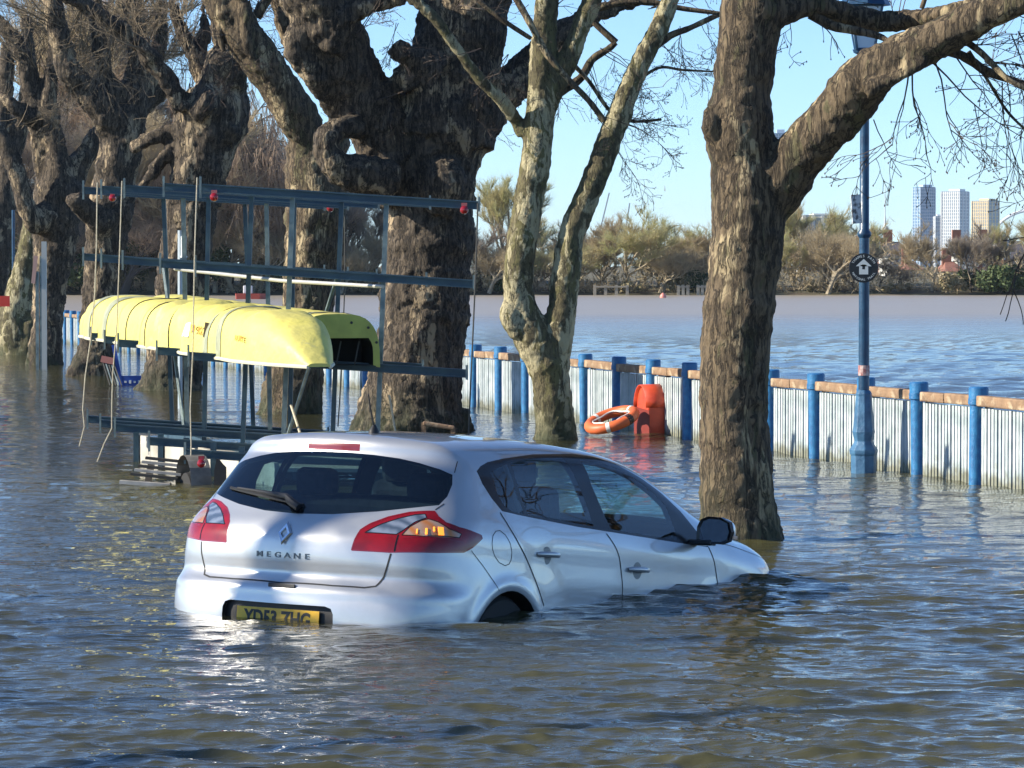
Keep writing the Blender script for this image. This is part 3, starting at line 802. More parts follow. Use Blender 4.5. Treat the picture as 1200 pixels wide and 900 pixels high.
def tideline(m, c, z0, z1):
    nt, b = nodes_of(m); src = b.inputs['Base Color'].links[0].from_socket
    tc = nt.nodes.new('ShaderNodeTexCoord'); sp = nt.nodes.new('ShaderNodeSeparateXYZ'); nt.links.new(tc.outputs['Object'], sp.inputs[0])
    n = nt.nodes.new('ShaderNodeTexNoise'); n.inputs['Scale'].default_value = 9; n.inputs['Detail'].default_value = 6; nt.links.new(tc.outputs['Object'], n.inputs['Vector'])
    ad = nt.nodes.new('ShaderNodeMath'); ad.operation = 'MULTIPLY_ADD'; ad.inputs[1].default_value = -0.22; nt.links.new(n.outputs['Fac'], ad.inputs[0]); nt.links.new(sp.outputs[2], ad.inputs[2])
    mr = nt.nodes.new('ShaderNodeMapRange'); mr.inputs[1].default_value = z1; mr.inputs[2].default_value = z0; mr.inputs[4].default_value = 0.8; nt.links.new(ad.outputs[0], mr.inputs[0])
    mx = nt.nodes.new('ShaderNodeMix'); mx.data_type = 'RGBA'; mx.inputs[7].default_value = (*c, 1)
    nt.links.new(src, mx.inputs[6]); nt.links.new(mr.outputs[0], mx.inputs[0]); nt.links.new(mx.outputs[2], b.inputs['Base Color'])
tideline(white_p, (0.15, 0.145, 0.08), -0.07, 0.02)
timber = mat('weathered brown timber', (0.30, 0.19, 0.11), 0.8, scale=6, color2=(0.14, 0.09, 0.055), bump=0.6, bscale=30)
splash(timber, (0.52, 0.42, 0.28), 4, 0.55, 0.68)
def fx(Y): return 3.94 - 0.2585 * (Y - 30)
FD = Vector((-0.2585, 1, 0)).normalized()          # along the fence, away from us
FN = Vector((-1, -0.2585, 0)).normalized()         # out of its front
fence = empty('riverside_fence', (fx(30), 30, 0), 'white paling fence with blue posts and brown timber rail running along the river edge', 'fence')
post_me = None; pal_me = None; rail_me = [None, None, None]
TOPZ = 0.818
rng = random.Random(3)
Yp = [30 + 1.318 * i for i in range(-4, 72)]
for i, Y in enumerate(Yp):
    p = Vector((fx(Y), Y, 0))
    rotz = math.atan2(FD.y, FD.x)
    if post_me is None:
        mb = MB(); mb.lathe((0, 0.02, -1.1 + 0.0), [(0.056, 0), (0.056, 1.1 + TOPZ - 0.155), (0.070, 1.1 + TOPZ - 0.15), (0.070, 1.1 + TOPZ - 0.10)], 14)
        o = mb.build('post', blue, fence, smooth=True); post_me = o.data
        mc = MB(); mc.lathe((0, 0.0, 0), [(0.075, TOPZ - 0.105), (0.084, TOPZ - 0.10), (0.084, TOPZ - 0.012), (0.072, TOPZ)], 16)
        oc = mc.build('post_cap', blue, o, smooth=True, local=True); cap_me = oc.data
        bk = MB(); bk.box((-0.02, -0.09, -0.1), (0.09, 0.045, 1.55)); ok = bk.build('post_backing', white_p, o, local=True); bk_me = ok.data
    else:
        o = link('post', post_me, fence)
        oc = link('post_cap', cap_me, o, local=True); ok = link('post_backing', bk_me, o, local=True)
    o.location = p; o.rotation_euler = (rng.uniform(-.012, .012), rng.uniform(-.012, .012), rotz)
    if i < len(Yp) - 1:
        d = (Yp[i + 1] - Y) / FD.y
        v = i % 3
        if rail_me[v] is None:
            mb = MB(); rr = random.Random(20 + v)
            if v == 1:
                mb.box((0.36, 0, 0.700), (0.60, 0.10, 0.088)); mb.box((0.95, 0.004, 0.695), (0.56, 0.10, 0.084))
            else: mb.box((d / 2, 0, 0.700), (d - 0.15, 0.10, 0.090))
            me = mb.build('rail', timber, fence, bevel=0.012)
            rail_me[v] = me.data; ro = me
        else:
            ro = link('rail', rail_me[v], fence); m_ = ro.modifiers.new('bevel', 'BEVEL'); m_.width = 0.012; m_.segments = 2
        ro.location = p; ro.rotation_euler = (0, rng.uniform(-.006, .006), rotz)
        if pal_me is None:
            mb = MB(); n = 15; rr = random.Random(5)
            for k in range(n):
                x = 0.13 + (d - 0.22) * (k + 0.5) / n
                mb.box((x + rr.uniform(-.003, .003), rr.uniform(-.003, .003), -0.10), (0.050, 0.022, 1.48 + rr.uniform(-.006, .006)))
            mb.box((d / 2, -0.03, -0.7), (d - 0.1, 0.03, 0.08)); mb.box((d / 2, -0.035, 0.60), (d - 0.1, 0.03, 0.07))
            po = mb.build('palings', white_p, fence); pal_me = po.data
        else: po = link('palings', pal_me, fence)
        po.location = p; po.rotation_euler = (0, 0, rotz); po['kind'] = 'stuff'

# ================================================================== LAMP POST
lampblue = mat('dark blue lamp post paint', (0.018, 0.070, 0.14), 0.35, scale=9, color2=(0.012, 0.04, 0.09), bump=0.2, bscale=30)
splash(lampblue, (0.20, 0.30, 0.38), 5, 0.66, 0.74)
paleblue = mat('pale blue chalky base paint', (0.055, 0.16, 0.29), 0.5, scale=9, color2=(0.03, 0.10, 0.20), bump=0.3, bscale=30)
LZ = 31.6; LP = at(1012, 553, LZ); LP.z = 0
lp_ = empty('lamp_post', LP, 'tall blue cast-iron lamp post with fluted base and round footpath sign by the fence', 'street lamp')
def hpx(py): return at(1012, py, LZ).z
pxm = LZ / F_PX
b_ = MB(); b_.lathe(LP, [(15*pxm, -0.8), (15*pxm, hpx(534)), (16.5*pxm, hpx(531)), (17*pxm, hpx(527)), (13*pxm, hpx(521)), (11*pxm, hpx(517)), (12.5*pxm, hpx(511)), (13.5*pxm, hpx(506)), (12.5*pxm, hpx(500)), (9.5*pxm, hpx(464)), (9.8*pxm, hpx(461)), (7*pxm, hpx(457))], 8)
b_.build('base', paleblue, lp_, smooth=False, bevel=0.006)
b_ = MB(); b_.lathe(LP, [(6.4*pxm, hpx(457)), (6.2*pxm, hpx(380)), (5.8*pxm, hpx(277))], 14); b_.build('lower_shaft', lampblue, lp_, smooth=True)
b_ = MB(); b_.lathe(LP, [(5.8*pxm, hpx(279)), (8.2*pxm, hpx(276)), (8.2*pxm, hpx(273)), (5.6*pxm, hpx(269)), (5.4*pxm, hpx(150)), (4.6*pxm, hpx(70)), (4.4*pxm, hpx(62))], 14); b_.build('upper_shaft', lampblue, lp_, smooth=True)
b_ = MB(); b_.lathe(LP, [(6.7*pxm, hpx(440)), (6.8*pxm, hpx(428))], 14); b_.build('sticker_band', mat('torn sticker', (0.55, 0.45, 0.42), 0.7, scale=30, color2=(0.3, 0.1, 0.1)), lp_)
b_ = MB(); zt = hpx(62)
b_.lathe((LP.x, LP.y, zt), [(0.05, -0.02), (0.10, 0.0), (0.11, 0.03)], 8)
for k in range(4):
    a = math.pi / 4 + k * math.pi / 2; a2 = a + math.pi / 2
    lo = Vector((0.11 * math.cos(a), 0.11 * math.sin(a), 0.03)); hi = Vector((0.20 * math.cos(a), 0.20 * math.sin(a), 0.42))
    lo2 = Vector((0.11 * math.cos(a2), 0.11 * math.sin(a2), 0.03)); hi2 = Vector((0.20 * math.cos(a2), 0.20 * math.sin(a2), 0.42))
    c = Vector((LP.x, LP.y, zt)); b_.tube([c + lo, c + hi], 0.012, 6); b_.tube([c + lo, c + lo2], 0.012, 6); b_.tube([c + hi, c + hi2], 0.016, 6)
b_.lathe((LP.x, LP.y, zt + 0.42), [(0.23, 0), (0.21, 0.04), (0.09, 0.16), (0.06, 0.22), (0.02, 0.30)], 8)
ln = b_.build('lantern', lampblue, lp_)
b_ = MB()
for k in range(4):
    a = math.pi / 4 + k * math.pi / 2; a2 = a + math.pi / 2; c = Vector((LP.x, LP.y, zt))
    b_.add([c + Vector((r * math.cos(q), r * math.sin(q), h)) for r, q, h in ((0.105, a, 0.035), (0.105, a2, 0.035), (0.192, a2, 0.415), (0.192, a, 0.415))], [(0, 1, 2, 3)])
b_.build('lantern_panes', mat('milky lantern glass', (0.55, 0.68, 0.80), 0.2, coat=0.5), ln)
# round sign
sgn = empty('footpath_sign', at(1012, 314, LZ - 0.16), 'round black sign with a white house-shaped arrow strapped to the lamp post', 'sign')
sc = at(1012, 314, LZ - 0.16)
bs = MB(); bs.lathe(sc, [(0.128, -0.006), (0.131, 0), (0.128, 0.008)], 36, 'y'); bs.build('sign_disc', mat('black sign enamel', (0.015, 0.015, 0.017), 0.35), sgn, smooth=True)
wh_ = mat('white sign lettering', (0.62, 0.66, 0.64), 0.5)
ar_ = MB(); q = 0.0075
pts = [(-0.040, -0.057), (0.040, -0.057), (0.040, 0.015), (0.070, 0.015), (0, 0.080), (-0.070, 0.015), (-0.040, 0.015)]
w_ = [(-0.013, -0.012), (0.013, -0.012), (0.013, 0.030), (-0.013, 0.030)]
def arrow_tris():
    P = [Vector((x, -0.0095, z)) + sc for x, z in pts]; W = [Vector((x, -0.0095, z)) + sc for x, z in w_]
    return P + W, [(0, 1, 8, 7), (1, 2, 9, 8), (2, 6, 10, 9), (6, 0, 7, 10), (3, 4, 5), ]
vs, fs = arrow_tris(); ar_.add(vs, fs); ar_.build('arrow', wh_, sgn)
def arc_text(s, r, a0, a1, size, flip=False):
    n = len(s)
    for i, ch in enumerate(s):
        if ch == ' ': continue
        a = a0 + (a1 - a0) * (i + 0.5) / n
        x, z = r * math.sin(a), r * math.cos(a)
        rot = -a if not flip else -a + math.pi
        M = Matrix.Translation(sc + Vector((x, -0.0095, z))) @ Matrix.Rotation(math.pi / 2, 4, 'X') @ Matrix.Rotation(rot, 4, 'Z')
        text_mesh('sign_letter', ch, size, wh_, sgn, M, 0.0005, bold=0.0004)
arc_text('THAMES PATH', 0.104, R(-68), R(68), 0.030)
arc_text('NATIONAL TRAIL', 0.104, R(248), R(112), 0.026, True)
nt_ = MB(); nc = at(1003.5, 245, LZ - 0.12); nt_.box(nc, (0.092, 0.012, 0.255), Matrix.Rotation(R(-4), 3, 'Y') @ Matrix.Rotation(R(20), 3, 'Z'))
no_ = nt_.build('notice_board', mat('faded photocopied notice', (0.60, 0.61, 0.60), 0.5, scale=26, color2=(0.10, 0.10, 0.10), thresh=(0.45, 0.6)), None)
tag(no_, 'small faded grey notice fixed high on the blue lamp post', 'notice')

# ================================================================== LIFE RING AND HOUSING
orange = mat('weathered orange red plastic', (0.62, 0.075, 0.025), 0.45, scale=7, color2=(0.48, 0.05, 0.02), bump=0.1)
HZ = 38.9; e = Vector((-0.94, -0.34, 0)); s_ = Vector((0.34, -0.94, 0))
hb = at(765, 508, HZ); hb.z = 0
hs = empty('lifebuoy_housing', hb, 'orange-red hooded lifebuoy cabinet standing in water before the white fence', 'lifebuoy housing')
Wd, Hh, Dp = 0.36, at(765, 451, HZ).z, 0.25
mb = MB()
prof = [(-0.5, -0.6)] + [(-0.5, 0.55)] + [(-0.5 * math.cos(a), 0.55 + 0.45 * math.sin(a)) for a in [math.pi * k / 10 for k in range(1, 10)]] + [(0.5, 0.55), (0.5, -0.6)]
def hp(u, v, w): return hb + s_ * (u * Wd) + Vector((0, 0, v * Hh)) + e * w
n = len(prof)
vs = [hp(u, v, -Dp / 2) for u, v in prof] + [hp(u * 0.92, v * 0.97, Dp / 2) for u, v in prof]
mb.add(vs, [tuple(range(n)), tuple(range(2*n-1, n-1, -1))] + [(k, k+n, (k+1) % n + n, (k+1) % n) for k in range(n)])
mb.build('cabinet_shell', orange, hs, smooth=True, bevel=0.015)
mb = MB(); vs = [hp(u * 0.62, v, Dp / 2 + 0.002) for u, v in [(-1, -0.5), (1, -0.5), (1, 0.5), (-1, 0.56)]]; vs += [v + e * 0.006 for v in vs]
mb.add([Vector(v) for v in vs], [(4, 5, 6, 7), (0, 1, 5, 4), (1, 2, 6, 5), (2, 3, 7, 6), (3, 0, 4, 7)]); mb.build('cabinet_hollow_shade', mat('red painted hollow shade', (0.18, 0.02, 0.012), 0.6), hs)  # dark red panel laid on the front paints the shade of a hollow
mb = MB(); mb.box(hb + e * -0.16 + Vector((0, 0, 0.28)) , (0.10, 0.10, 0.14)); mb.box(hb + e * -0.18 + Vector((0, 0, 0.1)), (0.06, 0.06, 1.2)); mb.build('mounting_post', matt_black, hs)
mb = MB(); hood = [hp(u * 1.04, v * 1.01, Dp / 2 + 0.03) for u, v in prof[1:-1]] + [hp(u * 1.06, v * 1.02, -Dp / 2 - 0.015) for u, v in prof[1:-1]]
m_ = n - 2; mb.add(hood, [(k, k + 1, m_ + k + 1, m_ + k) for k in range(m_ - 1)]); ho = mb.build('hood', orange, hs, smooth=True)
so = ho.modifiers.new('solid', 'SOLIDIFY'); so.thickness = 0.012
rc_ = at(717, 492, HZ - 0.25); 
ring = empty('lifebuoy', rc_, 'orange lifebuoy with white bands slipping out of its housing into the water', 'lifebuoy')
ax_x = Vector((0.95, -0.12, 0.27)).normalized(); ax_n = Vector((-0.24, -0.24, 0.94)); ax_n = (ax_n - ax_x * ax_n.dot(ax_x)).normalized(); ax_y = ax_n.cross(ax_x)
def rp_(a, r, h=0): return rc_ + ax_x * (r * math.cos(a)) + ax_y * (r * math.sin(a)) + ax_n * h
RR, rr_ = 0.255, 0.058
mb = MB(); mb.tube([rp_(2*math.pi*k/40, RR) for k in range(41)], rr_, 12, cap=False); mb.build('ring_body', mat('faded orange buoy', (0.75, 0.16, 0.05), 0.5, var=0.25, scale=6), ring, smooth=True)
for a in (0.5, 2.4, 4.6):
    mb = MB(); mb.tube([rp_(a + 0.08 * t, RR) for t in (-1, 0, 1)], rr_ * 1.04, 12, cap=False); mb.build('reflective_band', mat('white band', (0.72, 0.72, 0.70), 0.5) if a == 0.5 else bpy.data.materials['white band'], ring, smooth=True)
mb = MB(); mb.tube([rp_(5.55 + 0.13 * t, RR) for t in (-1, 0, 1)], rr_ * 1.03, 12, cap=False); mb.build('black_label', matt_black, ring, smooth=True)
rope_m = mat('pale rope', (0.55, 0.50, 0.38), 0.8, var=0.3, scale=60)
mb = MB(); mb.tube([rp_(2*math.pi*k/40, RR * (0.72 + 0.10 * math.cos(8*math.pi*k/40)), 0.03) for k in range(41)], 0.010, 6, cap=False); mb.build('grab_rope', mat('white grab rope', (0.7, 0.7, 0.68), 0.7), ring)

# ================================================================== BOAT RACK TRAILER
steel = mat('blue grey galvanised steel', (0.050, 0.092, 0.115), 0.38, metal=0.25, scale=7, color2=(0.03, 0.06, 0.09), bump=0.15, bscale=60)
steel_l = mat('pale galvanised steel', (0.24, 0.30, 0.29), 0.45, metal=0.4, scale=9, color2=(0.12, 0.16, 0.17), bump=0.15, bscale=60)
FR = [(30.2, [(234,220),(228,312),(220,417),(216,531)]), (31.6, [(191,219),(187,309),(183,411),(174,517)]), (33.1, [(145,221),(143,305),(138,402),(134,501)]),
      (34.1, [(118,222),(118,303),(122,398),(117,496)]), (34.9, [(97,223),(97,301),(106,394),(102,491)])]
rack = empty('boat_rack_trailer', (-2.6, 32.4, 0), 'blue-grey steel boat rack trailer with four tiers of arms leaning in the flood', 'boat trailer')
ARM = Vector((2.385, 0.0, -0.152))
def fp(i, l, a): 
    Z, L = FR[i]; return at(L[l][0], L[l][1], Z) + ARM * a
for i in range(5):
    for l in range(4):
        a, b = fp(i, l, 0), fp(i, l, 1)
        mb = MB(); mb.beam(a + Vector((0,0,.030)), b + Vector((0,0,.030)), 0.085, 0.012); mb.beam(a, b, 0.022, 0.05); mb.beam(a - Vector((0,0,.030)), b - Vector((0,0,.030)), 0.07, 0.010)
        arm = mb.build('arm', steel, rack)
        mb = MB(); mb.beam(a + Vector((0.01, -0.045, -0.09)), a + Vector((0.01, -0.045, 0.095)), 0.018, 0.018, Vector((0, 1, 0))); mb.build('stop_pin', steel_l, arm)
        mb = MB(); mb.beam(b + Vector((-0.01, -0.045, -0.05)), b + Vector((-0.01, -0.045, 0.075)), 0.018, 0.018, Vector((0, 1, 0))); mb.build('stop_pin', steel_l, arm)
    for fr_ in (0.33, 0.665):
        a, b = fp(i, 0, fr_), fp(i, 3, fr_ + 0.02); d = (b - a).normalized()
        mb = MB(); mb.beam(a + Vector((0, 0.05, 0)), b + d * 0.55 + Vector((0, 0.05, 0)), 0.040, 0.058, Vector((0, 1, 0)))
        mb.build('upright', steel_l if i in (0, 3) else steel, rack)
for fr_ in (0.35, 0.685):
    for l, dh in ((3, -0.09), ):
        a, b = fp(0, l, fr_), fp(4, l, fr_); d = (b - a).normalized()
        mb = MB(); mb.beam(a - d * 0.5 + Vector((0, 0, dh)), b + d * 0.3 + Vector((0, 0, dh)), 0.06, 0.10); mb.build('chassis_rail', steel, rack)
# diagonal braces
for (i, j, fr_) in ((4, 3, .33), (1, 2, .665)):
    mb = MB(); mb.tube([fp(i, 1, fr_), fp(j, 3, fr_ + 0.01)], 0.018, 6); mb.build('brace', steel_l, rack)
# trailer side panel and floor
sa, sb = at(163, 541, depth_of(541)), at(322, 571, depth_of(571)); sa.z = sb.z = 0
axis = (sb - sa).normalized(); across = Vector((-axis.y, axis.x, 0)) ; across = across if across.x > 0 else -across
bedm = mat('dirty pale trailer panel', (0.50, 0.48, 0.42), 0.7, scale=2.5, color2=(0.30, 0.28, 0.23), bump=0.3, bscale=14)
L_ = (sb - sa).length
for k in range(5):
    p0, p1 = sa + axis * (L_ * k / 5 + 0.012), sa + axis * (L_ * (k + 1) / 5 - 0.012)
    h0, h1 = 0.25 - 0.02 * k * 0.5, 0.25 - 0.02 * (k + 1) * 0.5
    mb = MB(); o_ = across * 0.04
    vs = [p0 + Vector((0,0,-.6)), p1 + Vector((0,0,-.6)), p1 + Vector((0,0,h1)), p0 + Vector((0,0,h0))]; vs += [v + o_ for v in vs]
    mb.add(vs, [(0,1,2,3),(7,6,5,4),(0,4,5,1),(1,5,6,2),(2,6,7,3),(3,7,4,0)]); mb.build('side_panel', bedm, rack)
    mb = MB(); mb.beam(p0 - across * 0.03 + Vector((0,0,-.5)), p0 - across * 0.03 + Vector((0,0,0.30)), 0.05, 0.05, Vector((0,1,0))); mb.build('panel_post', steel, rack)
mb = MB(); mb.add([sa + Vector((0,0,.20)), sb + Vector((0,0,.16)), sb + across * 1.4 + Vector((0,0,.12)), sa + across * 1.4 + Vector((0,0,.14))], [(0,1,2,3)]); fl_o = mb.build('trailer_floor', bedm, rack); q = fl_o.modifiers.new('s', 'SOLIDIFY'); q.thickness = 0.03
# mudguard, wheel, lamps
mg = at(236, 566, depth_of(566)); mg.z = 0
mb = MB(); prof = [(0.24 * math.cos(a), 0.24 * math.sin(a)) for a in [math.pi * k / 10 for k in range(11)]]
prof = [(0.24, -0.5)] + prof + [(-0.24, -0.5)]; nn = len(prof)
vs = [mg + axis * u + Vector((0, 0, v - 0.0)) - across * 0.16 for u, v in prof] + [mg + axis * u + Vector((0, 0, v)) + across * 0.02 for u, v in prof]
mb.add(vs, [(k, k+1, nn+k+1, nn+k) for k in range(nn-1)] + [tuple(range(nn, 2*nn))[::-1]]); mb.build('mudguard', mat('grey mudguard', (0.22, 0.21, 0.19), 0.6, var=0.4, scale=12), rack)
mb = MB(); M0 = Matrix((axis, across, Vector((0,0,1)))).transposed().to_4x4(); M0.translation = mg; mb.M = M0; mb.lathe((0, -0.07, -0.10), [(0.12, -0.07), (0.19, -0.07), (0.20, 0), (0.19, 0.07)], 20, 'y'); mb.build('wheel', bpy.data.materials['tyre rubber'], rack, smooth=True)
redl = mat('red reflector lamp', (0.30, 0.006, 0.010), 0.2, coat=1.0)
for (px, py, Z_) in ((251, 231, 30.15), (544, 246, 30.15), (132, 232, 34.85), (387, 244, 34.85), (236, 543, 29.6)):
    c = at(px, py, Z_); mb = MB(); mb.lathe(c, [(0.012, -0.045), (0.034, -0.03), (0.038, 0.0), (0.030, 0.03), (0.012, 0.04)], 14, 'y'); mb.box(c + Vector((0, 0.02, 0.045)), (0.05, 0.05, 0.03)); mb.build('red_lamp', redl, rack, smooth=True, )
mb = MB(); c = at(258, 552, 29.7); mb.add([c + Vector(v) for v in ((-.05,0,-.12),(.05,0,-.12),(.05,0,.03),(.02,0,.06),(-.01,0,.10),(-.03,0,.10),(-.05,0,.0))] + [c + Vector(v) for v in ((-.05,.03,-.12),(.05,.03,-.12),(.05,.03,.03),(.02,.03,.06),(-.01,.03,.10),(-.03,.03,.10),(-.05,.03,.0))], [tuple(range(7)), tuple(range(13,6,-1))] + [(k, k+7, (k+1)%7+7, (k+1)%7) for k in range(7)]); mb.build('coupling_bracket', matt_black, rack)
# pale poles lashed under the second tier
polem = mat('white aluminium pole', (0.45, 0.45, 0.42), 0.4, metal=0.3)
mb = MB(); mb.tube([at(205, 315, 33.2), at(330, 329, 31.4), at(449, 336, 30.2)], 0.017, 8); pp_ = mb.build('pole', polem, None, smooth=True); tag(pp_, 'white pole lashed across the rack under its second tier', 'pole')
# ropes
def rope(pts, r, label, m=rope_m):
    mb = MB(); Q = [at(*p) for p in pts]; mb.tube(Q, r, 6); o = mb.build('rope', m, None, smooth=True); tag(o, label, 'rope', 'ropes hanging from the boat rack')
rope([(114,214,34.0),(113,290,34.0),(111,345,34.0),(106,400,33.9),(100,440,33.9),(97,480,33.9),(99,500,33.9),(93,523,33.9)], 0.007, 'pale rope hanging lowest at the far left end of the boat rack')
rope([(143,212,33.0),(140,300,33.0),(137,380,33.0),(132,440,33.0),(131,480,33.0),(131,502,33.0),(122,520,33.0),(114,541,33.0)], 0.006, 'pale rope trailing into the water past the left arm ends')
rope([(231,208,30.0),(228,300,30.0),(226,410,30.0),(223,480,30.0),(224,520,30.0),(223,568,30.0)], 0.006, 'pale rope hanging straight down over the yellow boat')
thin = mat('dark cord', (0.06, 0.06, 0.055), 0.8)
rope([(560,238,30.1),(557,330,30.1),(552,440,30.1),(549,510,30.1),(548,530,30.1)], 0.007, 'thin dark cord hanging from the right arm ends', thin)
rope([(404,250,31.6),(404,335,31.6),(400,440,31.6),(396,500,31.6)], 0.006, 'thin dark cord hanging beside the second upright from right', thin)
rope([(456,463,31.0),(463,505,31.0)], 0.010, 'short pale cord hanging behind the car aerial', rope_m)
rope([(341,475,31.0),(353,512,30.0)], 0.012, 'short pale cord slanting down to the car roof', rope_m)

# ================================================================== YELLOW BOATS
yel = mat('yellow boat cover', (0.78, 0.69, 0.15), 0.5, scale=2.2, color2=(0.60, 0.54, 0.16), bump=0.7, bscale=9)
splash(yel, (0.38, 0.38, 0.24), 2.6, 0.60, 0.72)
yel2 = mat('green yellow transom', (0.48, 0.50, 0.10), 0.5, var=0.2)
strapm = mat('grey tape strap', (0.36, 0.38, 0.24), 0.5, var=0.3, scale=14)
def boat(P0, P1, w, h, fh, fw, wr, seed, N=90, K=18):
    """upturned hull from far end P0 to near end P1"""
    rg = random.Random(seed); ax = (P1 - P0); Lb = ax.length; ax.normalize(); sd = Vector((0, 0, 1)).cross(ax).normalized()
    ph = [rg.uniform(0, 6.3) for _ in range(12)]
    vs = []; fs = []
    def sec(t, grow=0.0):
        out = []; c = P0 + (P1 - P0) * t
        hh, ww = h * fh(t), w * fw(t)
        for k in range(K + 1):
            a = math.pi * k / K
            ca, sa_ = math.cos(a), math.sin(a)
            x = math.copysign(abs(ca) ** 0.62, ca) * ww / 2; z = abs(sa_) ** 0.62 * hh
            r = wr * (math.sin(t * 60 + ph[0] + 1.5 * math.sin(a * 2 + ph[1])) * 0.5 + math.sin(t * 137 + ph[2] + 2 * math.sin(a + ph[3])) * 0.35 + math.sin(t * 233 + ph[4] + a) * 0.2) * (1 + 0.6 * math.sin(t * 9 + ph[5]))
            out.append(c + sd * (x * (1 + (r + grow) / (w / 2))) + Vector((0, 0, z * (1 + (r + grow) / h))))
        return out
    for i in range(N + 1): vs += sec(i / N)
    for i in range(N):
        for k in range(K): fs.append((i*(K+1)+k, i*(K+1)+k+1, (i+1)*(K+1)+k+1, (i+1)*(K+1)+k))
    fs.append(tuple(range(K+1))); 
    return vs, fs, sec, ax, sd
P1 = at(374, 430, 28.4); P0 = Vector((-4.06, 36.0, at(100, 394, 36.0).z + 0.0))
f1 = lambda t: min(1.0, (max(0.02, 1 - ((t - 0.86) / 0.145) ** 2) if t > 0.86 else 1.0)) * min(1, 0.70 + 0.30 * min(1, t / 0.06) )
f1w = lambda t: (max(0.25, 1 - 0.75 * ((t - 0.84) / 0.16) ** 1.7) if t > 0.84 else 1.0) * (0.85 + 0.15 * min(1, t / 0.05))
boat1 = empty('covered_boat', P0, 'long yellow upturned boat under a wrinkled cover on the left of the rack', 'boat')
vs, fs, sec1, ax1, sd1 = boat(P0, P1, 0.74, 0.425, f1, f1w, 0.022, 4, N=150)
mb = MB(); mb.add(vs, fs + [tuple(len(vs) - 1 - k for k in range(19))]); mb.build('cover', yel, boat1, smooth=True)
for t0, wd in ((0.70, 0.020), (0.752, 0.014), (0.16, 0.03), (0.08, 0.02)):
    mb = MB(); A_ = sec1(t0, 0.006) + sec1(t0 + wd, 0.006); mb.add(A_, [(k, k+1, 19+k+1, 19+k) for k in range(18)]); mb.build('strap', strapm, boat1, smooth=True)
for t0 in (0.30, 0.41, 0.53):
    mb = MB(); mb.tube([Vector(v) for v in sec1(t0, 0.004)], 0.006, 5); mb.build('lashing', thin, boat1)
mb = MB(); c0 = sec1(0.0); 
for s__ in (0, 18):
    mb.tube([Vector(sec1(i / 30, 0.004)[s__]) for i in range(31)], 0.016, 6)
mb.build('gunwale_trim', mat('pale rubbing strip', (0.62, 0.60, 0.45), 0.5), boat1)
# printed marks near the gunwale (which side faces us)
sidx = 0 if sec1(0.5)[0].x < sec1(0.5)[18].x else 18
stp = 1 if sidx == 0 else -1
def on_hull(t, k): return sec1(t, 0.008)[sidx + stp * k]
mb = MB(); A_ = []
for t in (0.600, 0.632): A_ += [on_hull(t, 1), on_hull(t, 2) * 0.2 + on_hull(t, 3) * 0.8]
mb.add(A_, [(0, 1, 3, 2)]); mb.build('white_sticker', mat('white sticker', (0.75, 0.73, 0.72), 0.5, scale=40, color2=(0.35, 0.33, 0.45), thresh=(0.55, 0.62)), boat1)
ora = mat('orange number print', (0.75, 0.32, 0.04), 0.6)
def hull_text(s, t, size, name, kz=1.6, m=ora):
    p = on_hull(t, 1).lerp(on_hull(t, 2), kz - 1); up_ = (on_hull(t, 2) - on_hull(t, 1)).normalized(); xr = ax1 * (1 if ax1.x > 0 else -1)
    nz_ = xr.cross(up_).normalized(); M = Matrix((xr, up_, nz_)).transposed().to_4x4(); M.translation = p + nz_ * 0.012
    text_mesh(name, s, size, m, boat1, M, 0.001, bold=0.002, sx=1.7)
hull_text('99', 0.652, 0.10, 'boat_number', 2.0); hull_text('02', 0.674, 0.10, 'boat_number', 2.0); hull_text('RATE', 0.855, 0.06, 'boat_name', 1.6)
mb = MB(); p = on_hull(0.698, 2); mb.beam(p - Vector((0,0,.06)), p + Vector((0.02,0,.07)), 0.03, 0.03, Vector((0,1,0))); mb.build('clip', mat('brown clip', (0.16, 0.11, 0.06), 0.6), boat1)
# second boat
Q1 = at(396, 431, 29.95); Q0 = Q1 + (P0 - P1).normalized() * 6.2 + Vector((0.0, 0, 0.04))
boat2 = empty('covered_boat', Q0, 'shorter yellow upturned boat with an open dark end on the right of the rack', 'boat')
vs, fs, sec2, ax2, sd2 = boat(Q0, Q1, 0.74, 0.455, lambda t: 1.0, lambda t: 1.0, 0.004, 9, N=50)
mb = MB(); mb.add(vs, fs[:-1] + [fs[-1]]); mb.build('cover', yel, boat2, smooth=True)
E_ = [Vector(v) for v in sec2(1.0)]
cen = (E_[0] + E_[18]) / 2
ring_in = [(0.40, 0.02), (0.37, 0.28), (0.28, 0.42), (-0.28, 0.44), (-0.38, 0.28), (-0.40, 0.02)]
mb = MB(); z_ = Vector((0, 0, 1))
# transom: outer arc to inner opening
inn = []
for k in range(19):
    d = E_[k] - cen; u, v = d.dot(sd2), d.z
    inn.append(cen + sd2 * max(-0.31, min(0.31, u * 0.86)) + z_ * max(0.02, min(0.250, v * 0.74)))
mb.add(E_ + inn, [(k, k+1, 19+k+1, 19+k) for k in range(18)]); mb.build('transom', yel2, boat2)
mb = MB(); back = [v - ax2 * 0.35 for v in inn]; mb.add(inn + back, [(k, k+1, 19+k+1, 19+k) for k in range(18)] + [tuple(range(19, 38))] + [(0, 18, 37, 19)]); mb.build('dark_opening', mat('dark boat interior', (0.012, 0.012, 0.011), 0.8), boat2)
for k in range(3):
    x = -0.16 + 0.16 * k; mb = MB(); mb.beam(cen + sd2 * x + z_ * 0.02 - ax2 * 0.05, cen + sd2 * (x + 0.05) + z_ * 0.22 - ax2 * 0.08, 0.012, 0.012, Vector((0, 1, 0))); mb.build('rib', mat('boat rib', (0.06, 0.06, 0.05), 0.7) if k == 0 else bpy.data.materials['boat rib'], boat2)
